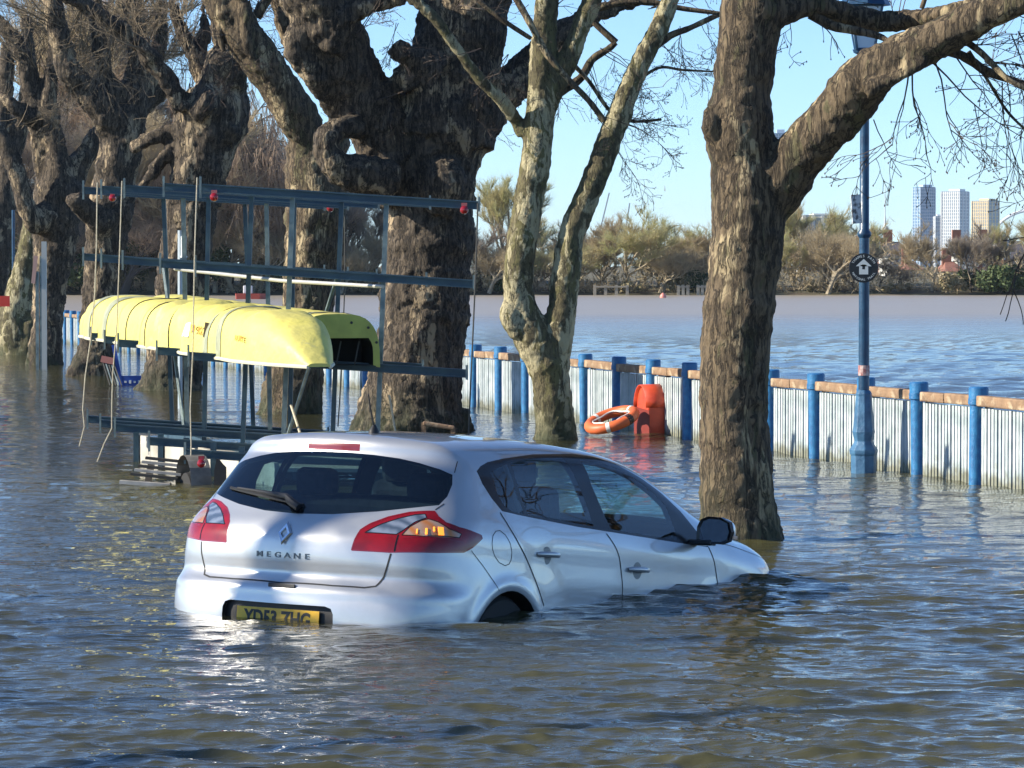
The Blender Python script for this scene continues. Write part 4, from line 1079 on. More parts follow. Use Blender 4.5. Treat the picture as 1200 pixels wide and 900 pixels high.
for k in (2, 5, 8, 11, 14, 16):
    p = E_[k].lerp(inn[k], 0.35) + ax2 * 0.004; mb = MB(); mb.lathe(p, [(0.012, -0.006), (0.012, 0.004)], 8, 'y'); mb.build('rivet', thin, boat2)
mb = MB(); A_ = sec2(0.93, 0.006) + sec2(0.955, 0.006); mb.add(A_, [(k, k+1, 19+k+1, 19+k) for k in range(18)]); mb.build('strap', strapm, boat2, smooth=True)

# ================================================================== SMALL THINGS IN THE FLOOD
# picnic table by the trailer
pt = at(183, 568, depth_of(566)); pt.z = 0
tb = empty('picnic_table', pt, 'half sunk slatted picnic table in front of the rack trailer', 'table')
wood_d = mat('black wet timber', (0.05, 0.045, 0.04), 0.5, var=0.3); wood_l = mat('bleached timber slat', (0.48, 0.46, 0.42), 0.6, var=0.35, scale=12)
for k in range(5):
    mb = MB(); mb.box(pt + Vector((-0.02 + 0.02 * k, 0.05 + 0.11 * k, 0.055 + 0.028 * k)), (0.40, 0.085, 0.022), Matrix.Rotation(R(6), 3, 'Y')); mb.build('table_slat', wood_l if k % 2 else wood_d, tb)
for x in (-0.14, 0.15):
    mb = MB(); mb.beam(pt + Vector((x, -0.05, -0.4)), pt + Vector((x + 0.05, 0.5, 0.14)), 0.05, 0.05); mb.build('leg', wood_d, tb)
for k in range(2):
    mb = MB(); mb.box(pt + Vector((-0.06, -0.25 - 0.1 * k, 0.015)), (0.42, 0.08, 0.03), Matrix.Rotation(R(4), 3, 'Y')); mb.build('bench_slat', wood_l if k else wood_d, tb)
# timber board behind the car roof
bp_ = at(512, 501, 37.5)
bb = empty('floating_bench', bp_, 'brown wooden bench end sticking up behind the car roof', 'bench')
mb = MB(); mb.box(bp_ + Vector((0.02, 0, 0.02)), (0.34, 0.12, 0.045), Matrix.Rotation(R(9), 3, 'Y')); mb.build('seat_board', timber, bb, bevel=0.015)
mb = MB(); mb.box(bp_ + Vector((-0.14, 0, -0.10)), (0.05, 0.10, 0.30)); mb.box(bp_ + Vector((0.17, 0, -0.12)), (0.05, 0.10, 0.24)); mb.build('leg', timber, bb)
# twin steel posts at the left
pc = at(48, 433, depth_of(433)); Z_ = pc.y; pc.z = 0
tp = empty('steel_posts', pc, 'pair of tall grey steel posts strapped together by the left trees', 'post')
for px, w_, pt_, nm in ((43.5, 0.055, 318, 'post'), (51.5, 0.085, 283, 'post'), (47.5, 0.03, 300, 'post')):
    a = at(px, pt_, Z_); mb = MB(); mb.box(((a.x), Z_, a.z / 2 - 0.3), (w_, w_, a.z + 0.6)); mb.build(nm, steel_l if px < 50 else polem, tp)
a = at(40.5, 316, Z_ - .05); mb = MB(); mb.box(a, (0.07, 0.03, 0.50), Matrix.Rotation(R(6), 3, 'Y')); mb.build('plate', mat('dull pink plate', (0.45, 0.28, 0.24), 0.7), tp)
# thin pole with white cap
pz = depth_of(478); mb = MB(); a = at(211, 270, pz); mb.tube([(at(211, 478, pz).x, pz, -0.5), (a.x, pz, a.z)], 0.030, 8)
wp_ = empty('signal_pole', (a.x, pz, 0), 'thin pale pole with white cylinder rising behind the rack', 'pole'); mb.build('pole', mat('pale blue pole', (0.45, 0.52, 0.55), 0.4), wp_, smooth=True)
mb = MB(); mb.lathe(at(215.5, 300, pz - 0.05), [(0.035, 0), (0.035, 0.26)], 12); mb.lathe(at(215.5, 300, pz - .05), [(0.045, -0.02), (0.045, 0.0)], 12); mb.build('white_cylinder', mat('white cylinder paint', (0.75, 0.76, 0.76), 0.4), wp_)
# blue barrier
bz = depth_of(451.5); br = empty('blue_barrier', at(150, 451, bz), 'sunken blue board with white marks behind the rack by a trunk', 'barrier')
bluep = mat('royal blue plastic', (0.02, 0.07, 0.35), 0.4)
mb = MB(); mb.box((at(153, 450, bz).x, bz, 0.03), (0.36, 0.05, 0.24)); mb.build('board', bluep, br)
mb = MB(); mb.beam(at(133, 404, bz), at(143, 455, bz), 0.06, 0.06, Vector((0, 1, 0))); mb.build('upright', bluep, br)
for k, px in enumerate((147, 152.5, 158, 163)):
    mb = MB(); c = at(px, 447.5, bz - 0.03); mb.box(c, (0.035, 0.01, 0.05 if k % 2 else 0.03)); mb.build('white_mark', wh_, br)
for k in range(5):
    mb = MB(); mb.beam(at(120 + 3.4 * k, 423 + 1.0 * k, bz - 0.05), at(129 + 3.4 * k, 452, bz - 0.3), 0.018, 0.018, Vector((0, 1, 0))); mb.build('slat', steel_l if k % 2 else thin, br)
mb = MB(); mb.box(at(126, 422, bz - 0.06), (0.20, 0.06, 0.10), Matrix.Rotation(R(12), 3, 'Y')); mb.build('red_cap', mat('faded red cap', (0.50, 0.20, 0.16), 0.7), br)
# slim blue pole at far left
pz2 = 78; a, c = at(15.5, 246, pz2), at(15.5, 410, pz2); mb = MB(); mb.tube([(a.x, pz2, -0.5), (a.x, pz2, a.z)], 0.035, 8); o = mb.build('lamp_pole', lampblue, None, smooth=True); tag(o, 'slim dark blue pole between the leftmost trunks', 'pole')
mb = MB(); mb.box(at(3, 353, 74), (0.30, 0.05, 0.22)); o = mb.build('warning_board', mat('red board', (0.6, 0.05, 0.03), 0.5), None); tag(o, 'small red board on the fence at the far left edge', 'sign')
# boats and a buoy out on the river
def mini_boat(px, py, L, col, label):
    Y = depth_of(py); c = at(px, py, Y); c.z = 0
    root = empty('motor_boat', c, label, 'boat', 'small craft on the river')
    mb = MB(); hull = [(-0.5, 0.0), (-0.46, 0.18), (0.3, 0.2), (0.5, 0.0), (0.3, -0.2), (-0.46, -0.18)]
    vs = [c + Vector((x * L, y * L, -0.1)) for x, y in hull] + [c + Vector((x * L * 1.04, y * L * 1.1, 0.35)) for x, y in hull]
    mb.add(vs, [(k, (k+1) % 6, 6 + (k+1) % 6, 6 + k) for k in range(6)] + [tuple(range(6, 12))]); mb.build('hull', mat(label[:12] + ' hull', col, 0.4), root)
    mb = MB(); mb.box(c + Vector((-0.1 * L, 0, 0.6)), (0.3 * L, 0.2 * L, 0.5)); mb.build('cabin', mat(label[:12] + ' cabin', (0.7, 0.7, 0.7), 0.4), root, bevel=0.05)
mini_boat(294, 350.5, 1.9, (0.35, 0.06, 0.04), 'small red boat with white cabin far out between the trunks')
by = at(777, 348.6, depth_of(349)); by.z = 0.05; mb = MB(); mb.lathe(by, [(0.05, -0.15), (0.2, -0.05), (0.22, 0.05), (0.15, 0.18), (0.04, 0.28)], 10); o = mb.build('mooring_buoy', mat('buoy pink', (0.65, 0.25, 0.2), 0.5), None, smooth=True); tag(o, 'small round pinkish buoy floating near the far bank', 'buoy')
# ================================================================== PLANE TREES
def bark(name, dark, mid, light, patch=0.5, rough_scale=1.0, olive=None, stretch=0.45, oth=(0.53, 0.57), fis=0.05):
    m = bpy.data.materials.new(name); nt, b = nodes_of(m); setp(b, rough=0.85)
    N = nt.nodes; Lk = nt.links.new
    tc = N.new('ShaderNodeTexCoord'); mp = N.new('ShaderNodeMapping'); mp.inputs['Scale'].default_value = (1, 1, stretch); Lk(tc.outputs['Object'], mp.inputs[0])
    def noise_(sc, det=6, ro=0.6, dist=0.0, src=None):
        n = N.new('ShaderNodeTexNoise'); n.inputs['Scale'].default_value = sc; n.inputs['Detail'].default_value = det; n.inputs['Roughness'].default_value = ro; n.inputs['Distortion'].default_value = dist
        Lk((src or mp).outputs[0], n.inputs['Vector']); return n.outputs['Fac']
    def rmp(s, lo, hi):
        r = N.new('ShaderNodeMapRange'); r.inputs[1].default_value = lo; r.inputs[2].default_value = hi; Lk(s, r.inputs[0]); return r.outputs[0]
    def mixc(f, a, c):
        x = N.new('ShaderNodeMix'); x.data_type = 'RGBA'; Lk(f, x.inputs[0])
        for sock, v in ((6, a), (7, c)):
            if isinstance(v, tuple): x.inputs[sock].default_value = (*v, 1)
            else: Lk(v, x.inputs[sock])
        return x.outputs[2]
    fine = noise_(20 * rough_scale, 9, 0.78, 0.3); big = noise_(2.6, 5, 0.6, 0.6); med = noise_(6.5, 6, 0.6, 1.2)
    vor = N.new('ShaderNodeTexVoronoi'); vor.feature = 'DISTANCE_TO_EDGE'; vor.inputs['Scale'].default_value = 17 * rough_scale
    wob = N.new('ShaderNodeMix'); wob.data_type = 'RGBA'; wob.inputs[0].default_value = 0.30
    nc_ = N.new('ShaderNodeTexNoise'); nc_.inputs['Scale'].default_value = 5; nc_.inputs['Detail'].default_value = 5; Lk(mp.outputs[0], nc_.inputs['Vector'])
    Lk(mp.outputs[0], wob.inputs[6]); Lk(nc_.outputs['Color'], wob.inputs[7]); Lk(wob.outputs[2], vor.inputs['Vector'])
    mpv = N.new('ShaderNodeMapping'); mpv.inputs['Scale'].default_value = (1, 1, 0.16); Lk(tc.outputs['Object'], mpv.inputs[0])
    rdg = N.new('ShaderNodeMath'); rdg.operation = 'ABSOLUTE'; sb_ = N.new('ShaderNodeMath'); sb_.operation = 'SUBTRACT'; sb_.inputs[1].default_value = 0.5
    Lk(noise_(11 * rough_scale, 6, 0.65, 0.5, mpv), sb_.inputs[0]); Lk(sb_.outputs[0], rdg.inputs[0]); fiss = rmp(rdg.outputs[0], -0.001, fis)
    crack = rmp(vor.outputs['Distance'], 0.0, 0.10); crk2 = rmp(noise_(3.5, 4), 0.5, 0.72)
    c = mixc(rmp(fine, 0.35, 0.65), dark, mid)
    c = mixc(rmp(big, 0.66 - patch * 0.25, 0.69 - patch * 0.25), c, light)
    if olive: c = mixc(rmp(med, *oth), c, olive)
    c = mixc(fiss, tuple(x * 0.5 for x in dark), c)
    c = mixc(crack, mixc(crk2, c, tuple(x * 0.6 for x in dark)), c)
    # green algae and damp towards the foot
    sp = N.new('ShaderNodeSeparateXYZ'); Lk(tc.outputs['Object'], sp.inputs[0])
    g = rmp(sp.outputs[2], 0.55, 0.0); g2 = N.new('ShaderNodeMath'); g2.operation = 'MULTIPLY'; Lk(g, g2.inputs[0]); Lk(rmp(noise_(4, 6), 0.35, 0.6), g2.inputs[1])
    c = mixc(g2.outputs[0], c, (0.045, 0.055, 0.025))
    Lk(c, b.inputs['Base Color'])
    h = N.new('ShaderNodeMath'); h.operation = 'MULTIPLY_ADD'; Lk(crack, h.inputs[0]); h.inputs[1].default_value = 0.2; h0 = N.new('ShaderNodeMath'); h0.operation = 'MULTIPLY_ADD'; Lk(fiss, h0.inputs[0]); h0.inputs[1].default_value = 0.55; Lk(fine, h0.inputs[2]); Lk(h0.outputs[0], h.inputs[2])
    bp = N.new('ShaderNodeBump'); bp.inputs['Strength'].default_value = 1.0; bp.inputs['Distance'].default_value = 0.022 / rough_scale
    Lk(h.outputs[0], bp.inputs['Height']); Lk(bp.outputs[0], b.inputs['Normal'])
    return m
bark_old = bark('rugged old plane bark', (0.024, 0.018, 0.014), (0.165, 0.125, 0.082), (0.36, 0.275, 0.17), 0.45, 1.1)
bark_mid = bark('flaking plane bark', (0.055, 0.039, 0.024), (0.23, 0.168, 0.095), (0.42, 0.33, 0.19), 0.38, 1.25, (0.12, 0.105, 0.05), 0.28, (0.56, 0.62))
bark_pale = bark('camouflage plane bark', (0.055, 0.045, 0.024), (0.17, 0.145, 0.07), (0.42, 0.37, 0.22), 0.66, 1.0, (0.15, 0.135, 0.055), fis=0.012)
bark_twig = mat('twig bark', (0.085, 0.062, 0.048), 0.9, var=0.4, scale=12)
bark_twig_l = mat('pale twig bark with painted sunlight', (0.20, 0.155, 0.10), 0.9, var=0.4, scale=12)  # paler copy of the twig bark, sunlight put into its colour
tex_lump = bpy.data.textures.new('lumps', 'CLOUDS'); tex_lump.noise_scale = 0.30; tex_lump.noise_depth = 3
tex_bark = bpy.data.textures.new('bark_plates', 'CLOUDS'); tex_bark.noise_scale = 0.11; tex_bark.noise_depth = 4; tex_bark.noise_type = 'HARD_NOISE'
tex_fine = bpy.data.textures.new('bark_grain', 'CLOUDS'); tex_fine.noise_scale = 0.06; tex_fine.noise_depth = 4

def catmull(P, n=5):
    out = []
    for i in range(len(P) - 1):
        p0, p1, p2, p3 = P[max(i-1, 0)], P[i], P[i+1], P[min(i+2, len(P)-1)]
        for j in range(n):
            t = j / n
            out.append(tuple(0.5 * (2*b + (c - a)*t + (2*a - 5*b + 4*c - d)*t*t + (-a + 3*b - 3*c + d)*t**3) for a, b, c, d in zip(p0, p1, p2, p3)))
    out.append(tuple(P[-1])); return out

def limb_mb(mb, L, Z, rng, n=18, lump=0.08):
    """L: (px, py, width in px, offset in depth)"""
    L = [tuple(p) + (0.0,) * (4 - len(p)) for p in L]
    Q = catmull(L, 5)
    pts = [at(q[0], q[1], Z + q[3]) for q in Q]; rad = [max(0.004, q[2] * (Z + q[3]) / F_PX / 2 * (1 + rng.uniform(-lump, lump) * 0.5)) for q in Q]
    mb.tube(pts, rad, n)
    return pts, rad

def rvec(rng): return Vector((rng.gauss(0, 1), rng.gauss(0, 1), rng.gauss(0, 1))).normalized()
def twig(mb, p, d, L, r, rng, depth, droop=0.15, sides=4, kids=(2, 4), minr=0.0022, buds=False):
    n = 5; pts = [p]; rads = [r]; dd = d.normalized(); q = p.copy()
    for i in range(n):
        dd = (dd + rvec(rng) * 0.22 + Vector((0, 0, -droop * (0.5 + i / n)))).normalized()
        q = q + dd * (L / n); pts.append(q.copy()); rads.append(max(minr, r * (1 - 0.13 * (i + 1))))
    mb.tube(pts, rads, sides if r > 0.01 else 3, cap=False)
    if buds and depth == 0:
        mb.lathe(pts[-1], [(0.001, -0.008), (0.005, 0), (0.001, 0.008)], 4)
    if depth > 0:
        for _ in range(rng.randint(*kids)):
            t = rng.uniform(0.2, 1.0); i = min(n - 1, int(t * n)); s = pts[i].lerp(pts[i+1], t * n - i)
            cd = (dd + rvec(rng) * 0.85).normalized(); cd.y *= 0.6
            twig(mb, s, cd, L * rng.uniform(0.38, 0.7), max(minr, r * 0.6), rng, depth - 1, droop, sides, kids, minr, buds)

def plane_tree(label, Z, trunk, limbs, bark_m, voxel, lump=0.05, plate=0.02, thin=(), twigs=(), twig_m=None, seed=1, bark2=None, group=None):
    rng = random.Random(seed)
    base = at(trunk[0][0], trunk[0][1], Z); base.z = 0
    root = empty('plane_tree', base, label, 'tree', group)
    mb = MB(); limb_mb(mb, trunk, Z, rng, 22)
    for l in limbs: limb_mb(mb, l, Z, rng)
    o = mb.build('trunk', bark_m, root, smooth=True)
    m = o.modifiers.new('remesh', 'REMESH'); m.mode = 'VOXEL'; m.voxel_size = voxel; m.use_smooth_shade = True
    m = o.modifiers.new('smooth', 'SMOOTH'); m.iterations = 4; m.factor = 0.6
    for tx, st, mid in ((tex_lump, lump, 0.5), (tex_bark, plate, 0.35), (tex_fine, plate * 1.1, 0.5)):
        m = o.modifiers.new('relief', 'DISPLACE'); m.texture = tx; m.strength = st; m.mid_level = mid; m.texture_coords = 'LOCAL'
    for l in thin:
        mb = MB(); limb_mb(mb, l, Z, rng, 10, 0.15); b_ = mb.build('branch', bark2 or bark_m, root, smooth=True)
    if twigs:
        mb = MB()
        for (px, py, dz, dx, dzv, L, r, dep, cnt, dr) in twigs:
            for _ in range(cnt):
                p = at(px + rng.uniform(-6, 6), py + rng.uniform(-4, 4), Z + dz + rng.uniform(-.1, .1))
                d = Vector((dx + rng.uniform(-.25, .25), rng.uniform(-.5, .5), dzv + rng.uniform(-.25, .25)))
                twig(mb, p, d, L * rng.uniform(0.7, 1.2), r, rng, dep, dr, buds=True)
        o = mb.build('twigs', twig_m or bark_twig, root); o['kind'] = 'stuff'
    return root

# --- big right-hand tree
plane_tree('nearest rugged plane trunk, its thick limb bending right over the lamp post', 23.8,
    [(870,662,118),(869,645,108),(867,625,99),(864,590,90),(861,540,84),(859,480,81),(861,420,80),(866,360,84),(872,310,86),(876,270,88),(876,230,84),(871,190,78),(866,150,80),(870,100,68),(876,50,72),(884,0,78),(890,-60,76)],
    [[(880,262,60),(905,225,72),(930,190,64,-.1),(955,160,60,-.2),(985,130,62,-.3),(1008,100,64,-.4),(1032,78,54,-.5),(1070,58,50,-.6),(1110,40,46,-.7),(1150,18,42,-.8),(1190,2,36,-.9),(1240,-22,30,-1)],
     [(890,30,44),(915,14,36),(950,6,28,.1),(985,14,25,.2),(1030,25,25,.2),(1070,22,24,.1),(1105,16,20,-.2),(1150,0,16,-.3)],
     [(1015,105,30,-.6),(1040,95,18,-.65),(1068,80,16,-.7),(1085,68,14,-.7)],
     [(838,160,26,-.1),(832,145,20,-.15),(836,128,22,-.1)], [(828,640,40,0),(840,600,36,0),(845,540,30,0)], [(905,655,40,.1),(892,600,36,0)]],
    bark_mid, 0.020, 0.035, 0.022,
    thin=[[(950,16,13,.1),(975,30,12,.1),(1008,37,10,0),(1034,44,7,-.1),(1052,58,6,-.3)], [(1088,55,12,-.6),(1130,66,11,-.5),(1160,85,10,-.4),(1215,103,8,-.3)],
          [(1120,40,9,-.6),(1150,62,8,-.7),(1180,92,7,-.8),(1205,105,6,-.8)], [(1135,60,5,-.5),(1155,90,4,-.5),(1180,130,3.5,-.4),(1205,155,3,-.4)],
          [(1175,0,6,-.5),(1200,12,5,-.5)], [(1080,10,6),(1090,-20,5)], [(955,-2,6),(985,-25,4)]],
    twigs=[(1062,82,-.6,0.05,-1,0.75,0.008,3,1,.03),(1072,86,-.6,0.10,-1,0.8,0.008,3,1,.02),(1092,72,-.6,0.45,-.9,0.8,0.008,3,2,.02),(1120,62,-.6,0.2,-.6,0.6,0.007,3,2,.02),
           (1150,75,-.5,0.8,-.1,0.5,0.006,2,3,.0),(1180,92,-.5,0.1,-1,0.7,0.006,3,2,.02),(1135,50,-.6,1,.0,0.4,0.005,2,3,0),(1020,140,-.3,0.2,-1,0.42,0.005,2,1,.03),
           (925,20,.1,0.1,-1,.30,0.004,2,1,.0),(905,70,.0,.5,.3,.12,0.003,1,1,0),(1165,20,-.4,0.3,.8,.4,0.006,2,3,0),(1050,25,0,0.1,.8,.3,0.005,2,3,0),(990,12,0,0.1,.9,.3,0.005,2,2,0),
           (960,20,0,.8,-.9,.28,0.006,1,1,0.05),(1190,40,-.5,0.3,-1,.9,.006,3,2,.02),(1195,100,-.4,.2,-1,.5,.005,2,2,.02)], seed=3)
# --- twin-stemmed middle tree
plane_tree('smooth mottled plane tree whose trunk forks low into two slender stems', 37.8,
    [(652,545,62),(651,520,54),(650,490,47),(646,450,45),(640,425,50),(625,395,48),(612,365,38),(607,335,37),(611,290,35),(617,250,35),(624,210,34),(630,170,36),(633,135,34),(635,90,32),(637,50,30),(640,10,29),(645,-40,27)],
    [[(645,440,42),(652,400,40),(659,360,35),(664,315,33),(670,275,31),(686,235,30),(703,195,30),(716,160,29),(726,135,30),(737,105,26),(752,72,25),(770,38,24),(786,0,21),(798,-40,19)],
     [(636,130,30),(652,98,26),(668,65,24),(680,35,22),(694,0,22),(706,-40,20)],
     [(614,158,18),(605,142,16),(588,118,15,-.2),(562,92,14,-.3),(534,55,13,-.4),(510,22,12,-.5),(485,0,12,-.5),(462,-15,11,-.5)],
     [(610,392,22,-.1),(597,372,24,-.1),(600,350,18)]],
    bark_pale, 0.020, 0.035, 0.018,
    thin=[[(655,108,12,.2),(680,92,10,.3),(694,70,9,.4),(712,58,8,.4),(722,50,6,.4)], [(722,50,8,.4),(700,30,8,.4),(696,24,8,.4)],
          [(762,58,12),(785,42,9),(808,33,7),(836,20,6),(856,12,5)], [(700,10,8,.3),(730,3,8,.3),(765,3,8,.3),(800,10,6,.3),(838,15,5,.3),(858,18,4,.3)],
          [(600,-10,8,-.3),(620,25,8,-.3),(640,62,8,-.3),(665,92,7,-.3),(690,118,7,-.3),(708,142,8,-.3)], [(560,0,6,-.4),(590,24,6,-.4),(622,45,5,-.3)],
          [(668,72,6,.2),(690,95,5,.2),(715,130,4.5,.2),(740,142,4,.2),(775,140,3,.2)], [(735,105,4),(770,80,3.5),(800,82,3),(836,84,2),(856,86,1.5)]],
    twigs=[(735,140,.1,1,-.15,.55,.008,3,3,.02),(730,110,.1,1,.05,.5,.007,3,2,.02),(705,60,.3,.9,-.6,.5,.007,3,3,.02),(715,170,0,.7,-.6,.5,.006,3,2,.02),(800,30,0,.1,-1,.6,.006,3,2,.01),
           (775,50,0,.8,-.8,.5,.006,3,2,.01),(690,75,.3,.3,-1,.5,.006,3,3,.02),(655,110,.2,.6,-1,.4,.005,2,2,.02),(600,60,-.4,-.3,-.6,.6,.006,3,3,.02),(560,60,-.4,-.5,-.2,.5,.006,3,2,0),
           (640,20,0,.5,.5,.6,.008,3,3,0),(760,10,0,.8,.2,.6,.007,3,3,0),(825,25,0,.1,-1,.6,.005,3,2,.0),(590,128,-.1,-.4,-.9,.4,.004,2,1,.02),(540,10,-.4,.5,.2,.6,.007,3,3,0),(700,135,-.3,.9,-.5,.5,.005,3,2,0)], seed=8, bark2=bark_mid)
# --- huge dark tree
plane_tree('huge knobbly old plane tree, widest trunk of the row, directly behind the boat rack', 39.8,
    [(478,545,150),(480,515,138),(481,480,120),(488,440,110),(495,390,104),(499,340,106),(503,290,106),(505,250,100),(507,210,100),(510,175,112),(516,140,118),(524,100,90),(530,60,60)],
    [[(470,225,90),(450,170,74,-.2),(436,128,70,-.3),(414,88,66,-.4),(392,45,74,-.5),(372,0,82,-.6),(350,-50,80,-.6)],
     [(535,170,90),(541,120,92),(543,70,90),(548,20,96),(556,-50,104)], [(505,150,70,-.3),(503,110,40,-.4),(500,70,32,-.4),(502,30,32,-.3),(512,-10,30,-.2)],
     [(528,205,44,.1),(546,165,56,.1),(582,118,50,.2),(618,80,42,.3),(650,44,28,.3),(690,20,24,.3),(740,0,18,.4),(780,-15,14,.4)],
     [(455,212,52,-.5),(425,205,44,-.7),(398,196,38,-.8),(384,178,34,-.8),(386,160,30,-.8),(400,150,28,-.7),(422,150,24,-.5)],
     [(512,84,44,-.4),(488,72,34,-.5),(470,60,26,-.6),(462,54,20,-.6)], [(362,30,44,-.6),(345,60,30,-.7),(372,90,36,-.6),(392,120,34,-.4),(408,145,34,-.3)],
     [(388,60,40,-.7),(405,20,30,-.8),(430,5,26,-.8),(455,0,22,-.8),(480,-12,20,-.8)], [(480,100,40,-.4),(470,80,28,-.5)],
     [(430,528,50,-.2),(440,490,50,-.1),(455,440,40,0)], [(530,530,60,.1),(530,480,40,.1)],[(515,250,40,-.45),(522,220,50,-.5),(518,190,40,-.45)]],
    bark_old, 0.032, 0.10, 0.045,
    twigs=[(420,40,-.8,.6,.6,.6,.008,3,2,0),(470,110,-.8,-.5,-.3,.5,.007,3,2,0),(470,30,-.8,0,-.8,.5,.005,3,2,0),(560,100,-.8,-.2,-1,.5,.005,2,2,.02),(450,20,-.8,-.2,.4,.6,.006,3,3,0),(610,70,-.2,.6,-.2,.5,.006,3,3,0)], seed=5)
# --- tree behind it with the pale limb
plane_tree('plane tree with mossy pale limb leaning upper left, beside the huge one', 44.6,
    [(338,500,92),(341,478,76),(346,440,66),(355,390,62),(362,340,64),(368,290,70),(371,240,72),(369,200,72),(364,165,62)],
    [[(372,190,48),(356,150,46,-.2),(335,115,48,-.3),(312,80,48,-.4),(290,48,46,-.5),(268,15,44,-.5),(245,-25,40,-.5)],
     [(385,190,36,.1),(398,150,30,.2),(396,115,28,.2),(378,85,26,.2),(362,62,30,.2),(345,40,34,.2),(335,0,34,.2),(330,-40,30,.2)],
     [(305,80,22,-.6),(290,50,16,-.7),(288,20,16,-.7),(278,-10,14,-.7)], [(352,60,22,-.1),(340,30,20,-.2),(332,10,16,-.2),(342,-20,14,-.2)],
     [(318,500,36,-.1),(330,450,30,0)]],
    bark_mid, 0.034, 0.10, 0.036, thin=[[(262,10,10,-.6),(258,40,8,-.6),(262,60,6,-.6)],[(300,20,12,-.3),(315,-5,12,-.3)]],
    twigs=[(330,60,-.5,.5,.4,.7,.009,3,3,0),(280,40,-.6,-.4,-.2,.6,.008,3,3,0),(300,10,-.6,.2,.5,.8,.009,3,4,0),(360,40,.1,-.3,.3,.8,.008,3,4,0),(240,5,-.5,-.3,-.7,.8,.007,3,3,.02)], seed=12)
# --- knobby tree
plane_tree('dark plane trunk with swollen knuckled stumps, behind the left half of the rack', 53.5,
    [(198,475,100),(200,455,78),(204,420,66),(209,370,62),(215,320,60),(221,270,62),(230,220,64),(238,180,70),(248,145,82),(256,110,72)],
    [[(232,150,70),(222,130,40),(216,112,30)], [(262,110,50),(272,80,40,-.2),(270,55,34,-.3),(258,30,24,-.3),(250,0,18,-.3)], [(248,110,50,-.2),(256,85,40,-.3),(264,62,36,-.3)],
     [(215,128,24,-.4),(198,98,22,-.5),(175,68,22,-.6),(150,42,20,-.7),(122,20,19,-.8),(88,0,18,-.9),(60,-15,16,-.9)],
     [(215,158,24),(190,158,20),(170,166,18),(152,172,16)], [(212,170,16),(194,182,16,-.1),(178,202,15,-.1),(160,225,13,-.1)],
     [(240,100,24,.1),(225,60,20,.2),(212,35,16,.2),(200,0,14,.2)], [(228,80,20,.2),(240,40,14,.3),(238,0,12,.3)], [(250,125,44,-.5),(232,118,40,-.6)],
     [(172,475,40,-.2),(184,440,36,-.1),(190,400,26,0)]],
    bark_old, 0.045, 0.16, 0.045, twigs=[(220,60,-.5,-.2,.6,1.1,.010,3,7,0),(180,70,-.7,-.3,.4,1.0,.009,3,7,0),(280,40,-.2,.2,.2,1.0,.009,3,7,0),(215,20,0,-.2,.1,1.1,.009,3,8,0),(130,25,-.8,.1,-.9,1.0,.009,3,4,.03),(250,20,-.4,.4,.4,1.0,.009,3,4,0),(223,100,-.4,0,-1,1.0,.008,2,2,.02),(100,10,-.8,-.3,-.5,1.0,.009,3,3,0)], seed=21, twig_m=bark_twig_l)
# --- tree further left
plane_tree('plane tree splitting into three limbs above the far left arm ends of the rack', 61.0,
    [(108,462,76),(110,438,58),(113,410,44),(116,370,42),(119,320,44),(124,280,50),(130,240,54),(136,200,50),(144,160,50),(148,135,46)],
    [[(140,165,40),(122,128,36,-.2),(98,104,32,-.3),(82,85,30,-.4),(72,55,26,-.4),(64,20,26,-.4),(60,-20,24,-.4)],
     [(150,140,44),(160,100,34),(162,60,26),(158,20,24),(154,-20,22)], [(144,140,34),(128,100,24,-.1),(118,60,20,-.2),(112,20,18,-.2),(108,-20,16)],
     [(160,130,30,.2),(176,95,22,.3),(186,50,18,.3),(192,0,16,.3)], [(122,260,30,-.3),(100,246,26,-.5),(85,228,20,-.6)], [(150,150,24,.3),(178,120,18,.4),(200,100,14,.4)],
     [(85,450,30,-.2),(98,425,26,-.2)]],
    bark_old, 0.050, 0.14, 0.045, twigs=[(100,60,-.4,.2,.5,1.2,.011,3,9,0),(150,40,-.2,.2,.5,1.2,.011,3,9,0),(70,30,-.4,-.3,.2,1.2,.011,3,9,0),(110,0,-.4,.1,-.3,1.2,.011,3,8,0),(190,10,.1,-.2,-.3,1.2,.011,3,8,0),(85,90,-.5,-.3,-.8,1.0,.009,3,3,.02),(190,60,.3,.4,.1,1.0,.010,3,4,0)], seed=31, twig_m=bark_twig_l)
plane_tree('low dark plane trunk with thick arms spreading like a hand at the left', 68.0,
    [(52,448,56),(53,425,44),(55,390,38),(58,340,40),(62,300,48),(65,265,56),(68,235,60),(72,210,54)],
    [[(58,250,34,-.4),(42,262,26,-.6),(30,240,24,-.7),(20,205,22,-.7),(5,165,20,-.7),(-15,140,18,-.7)],
     [(64,225,34),(52,190,28),(45,150,26,-.1),(38,110,26,-.2),(28,70,24,-.2),(12,40,20,-.2),(-10,20,18)], [(78,220,36),(94,190,30,.1),(108,168,24,.2),(118,150,18,.2)],
     [(70,215,30,-.2),(66,170,22,-.2),(58,130,20,-.3),(60,90,18,-.3),(66,40,16,-.3),(60,0,14)], [(40,140,22,-.3),(22,130,18,-.4),(5,118,16,-.4),(-20,110,16)], [(82,232,30,.2),(100,240,22,.2)]],
    bark_old, 0.055, 0.12, 0.045, twigs=[(40,80,-.2,-.2,.3,1.3,.012,3,9,0),(30,20,-.2,.1,-.2,1.3,.012,3,9,0),(70,60,0,.2,.3,1.3,.012,3,8,0),(20,50,-.2,.1,.5,1.2,.012,3,5,0),(60,100,-.3,.3,.2,1.2,.010,3,4,0),(20,150,-.6,.1,.2,1.0,.01,3,4,0),(45,60,0,.3,-.9,1.2,.009,3,3,.02)], seed=41, twig_m=bark_twig_l)
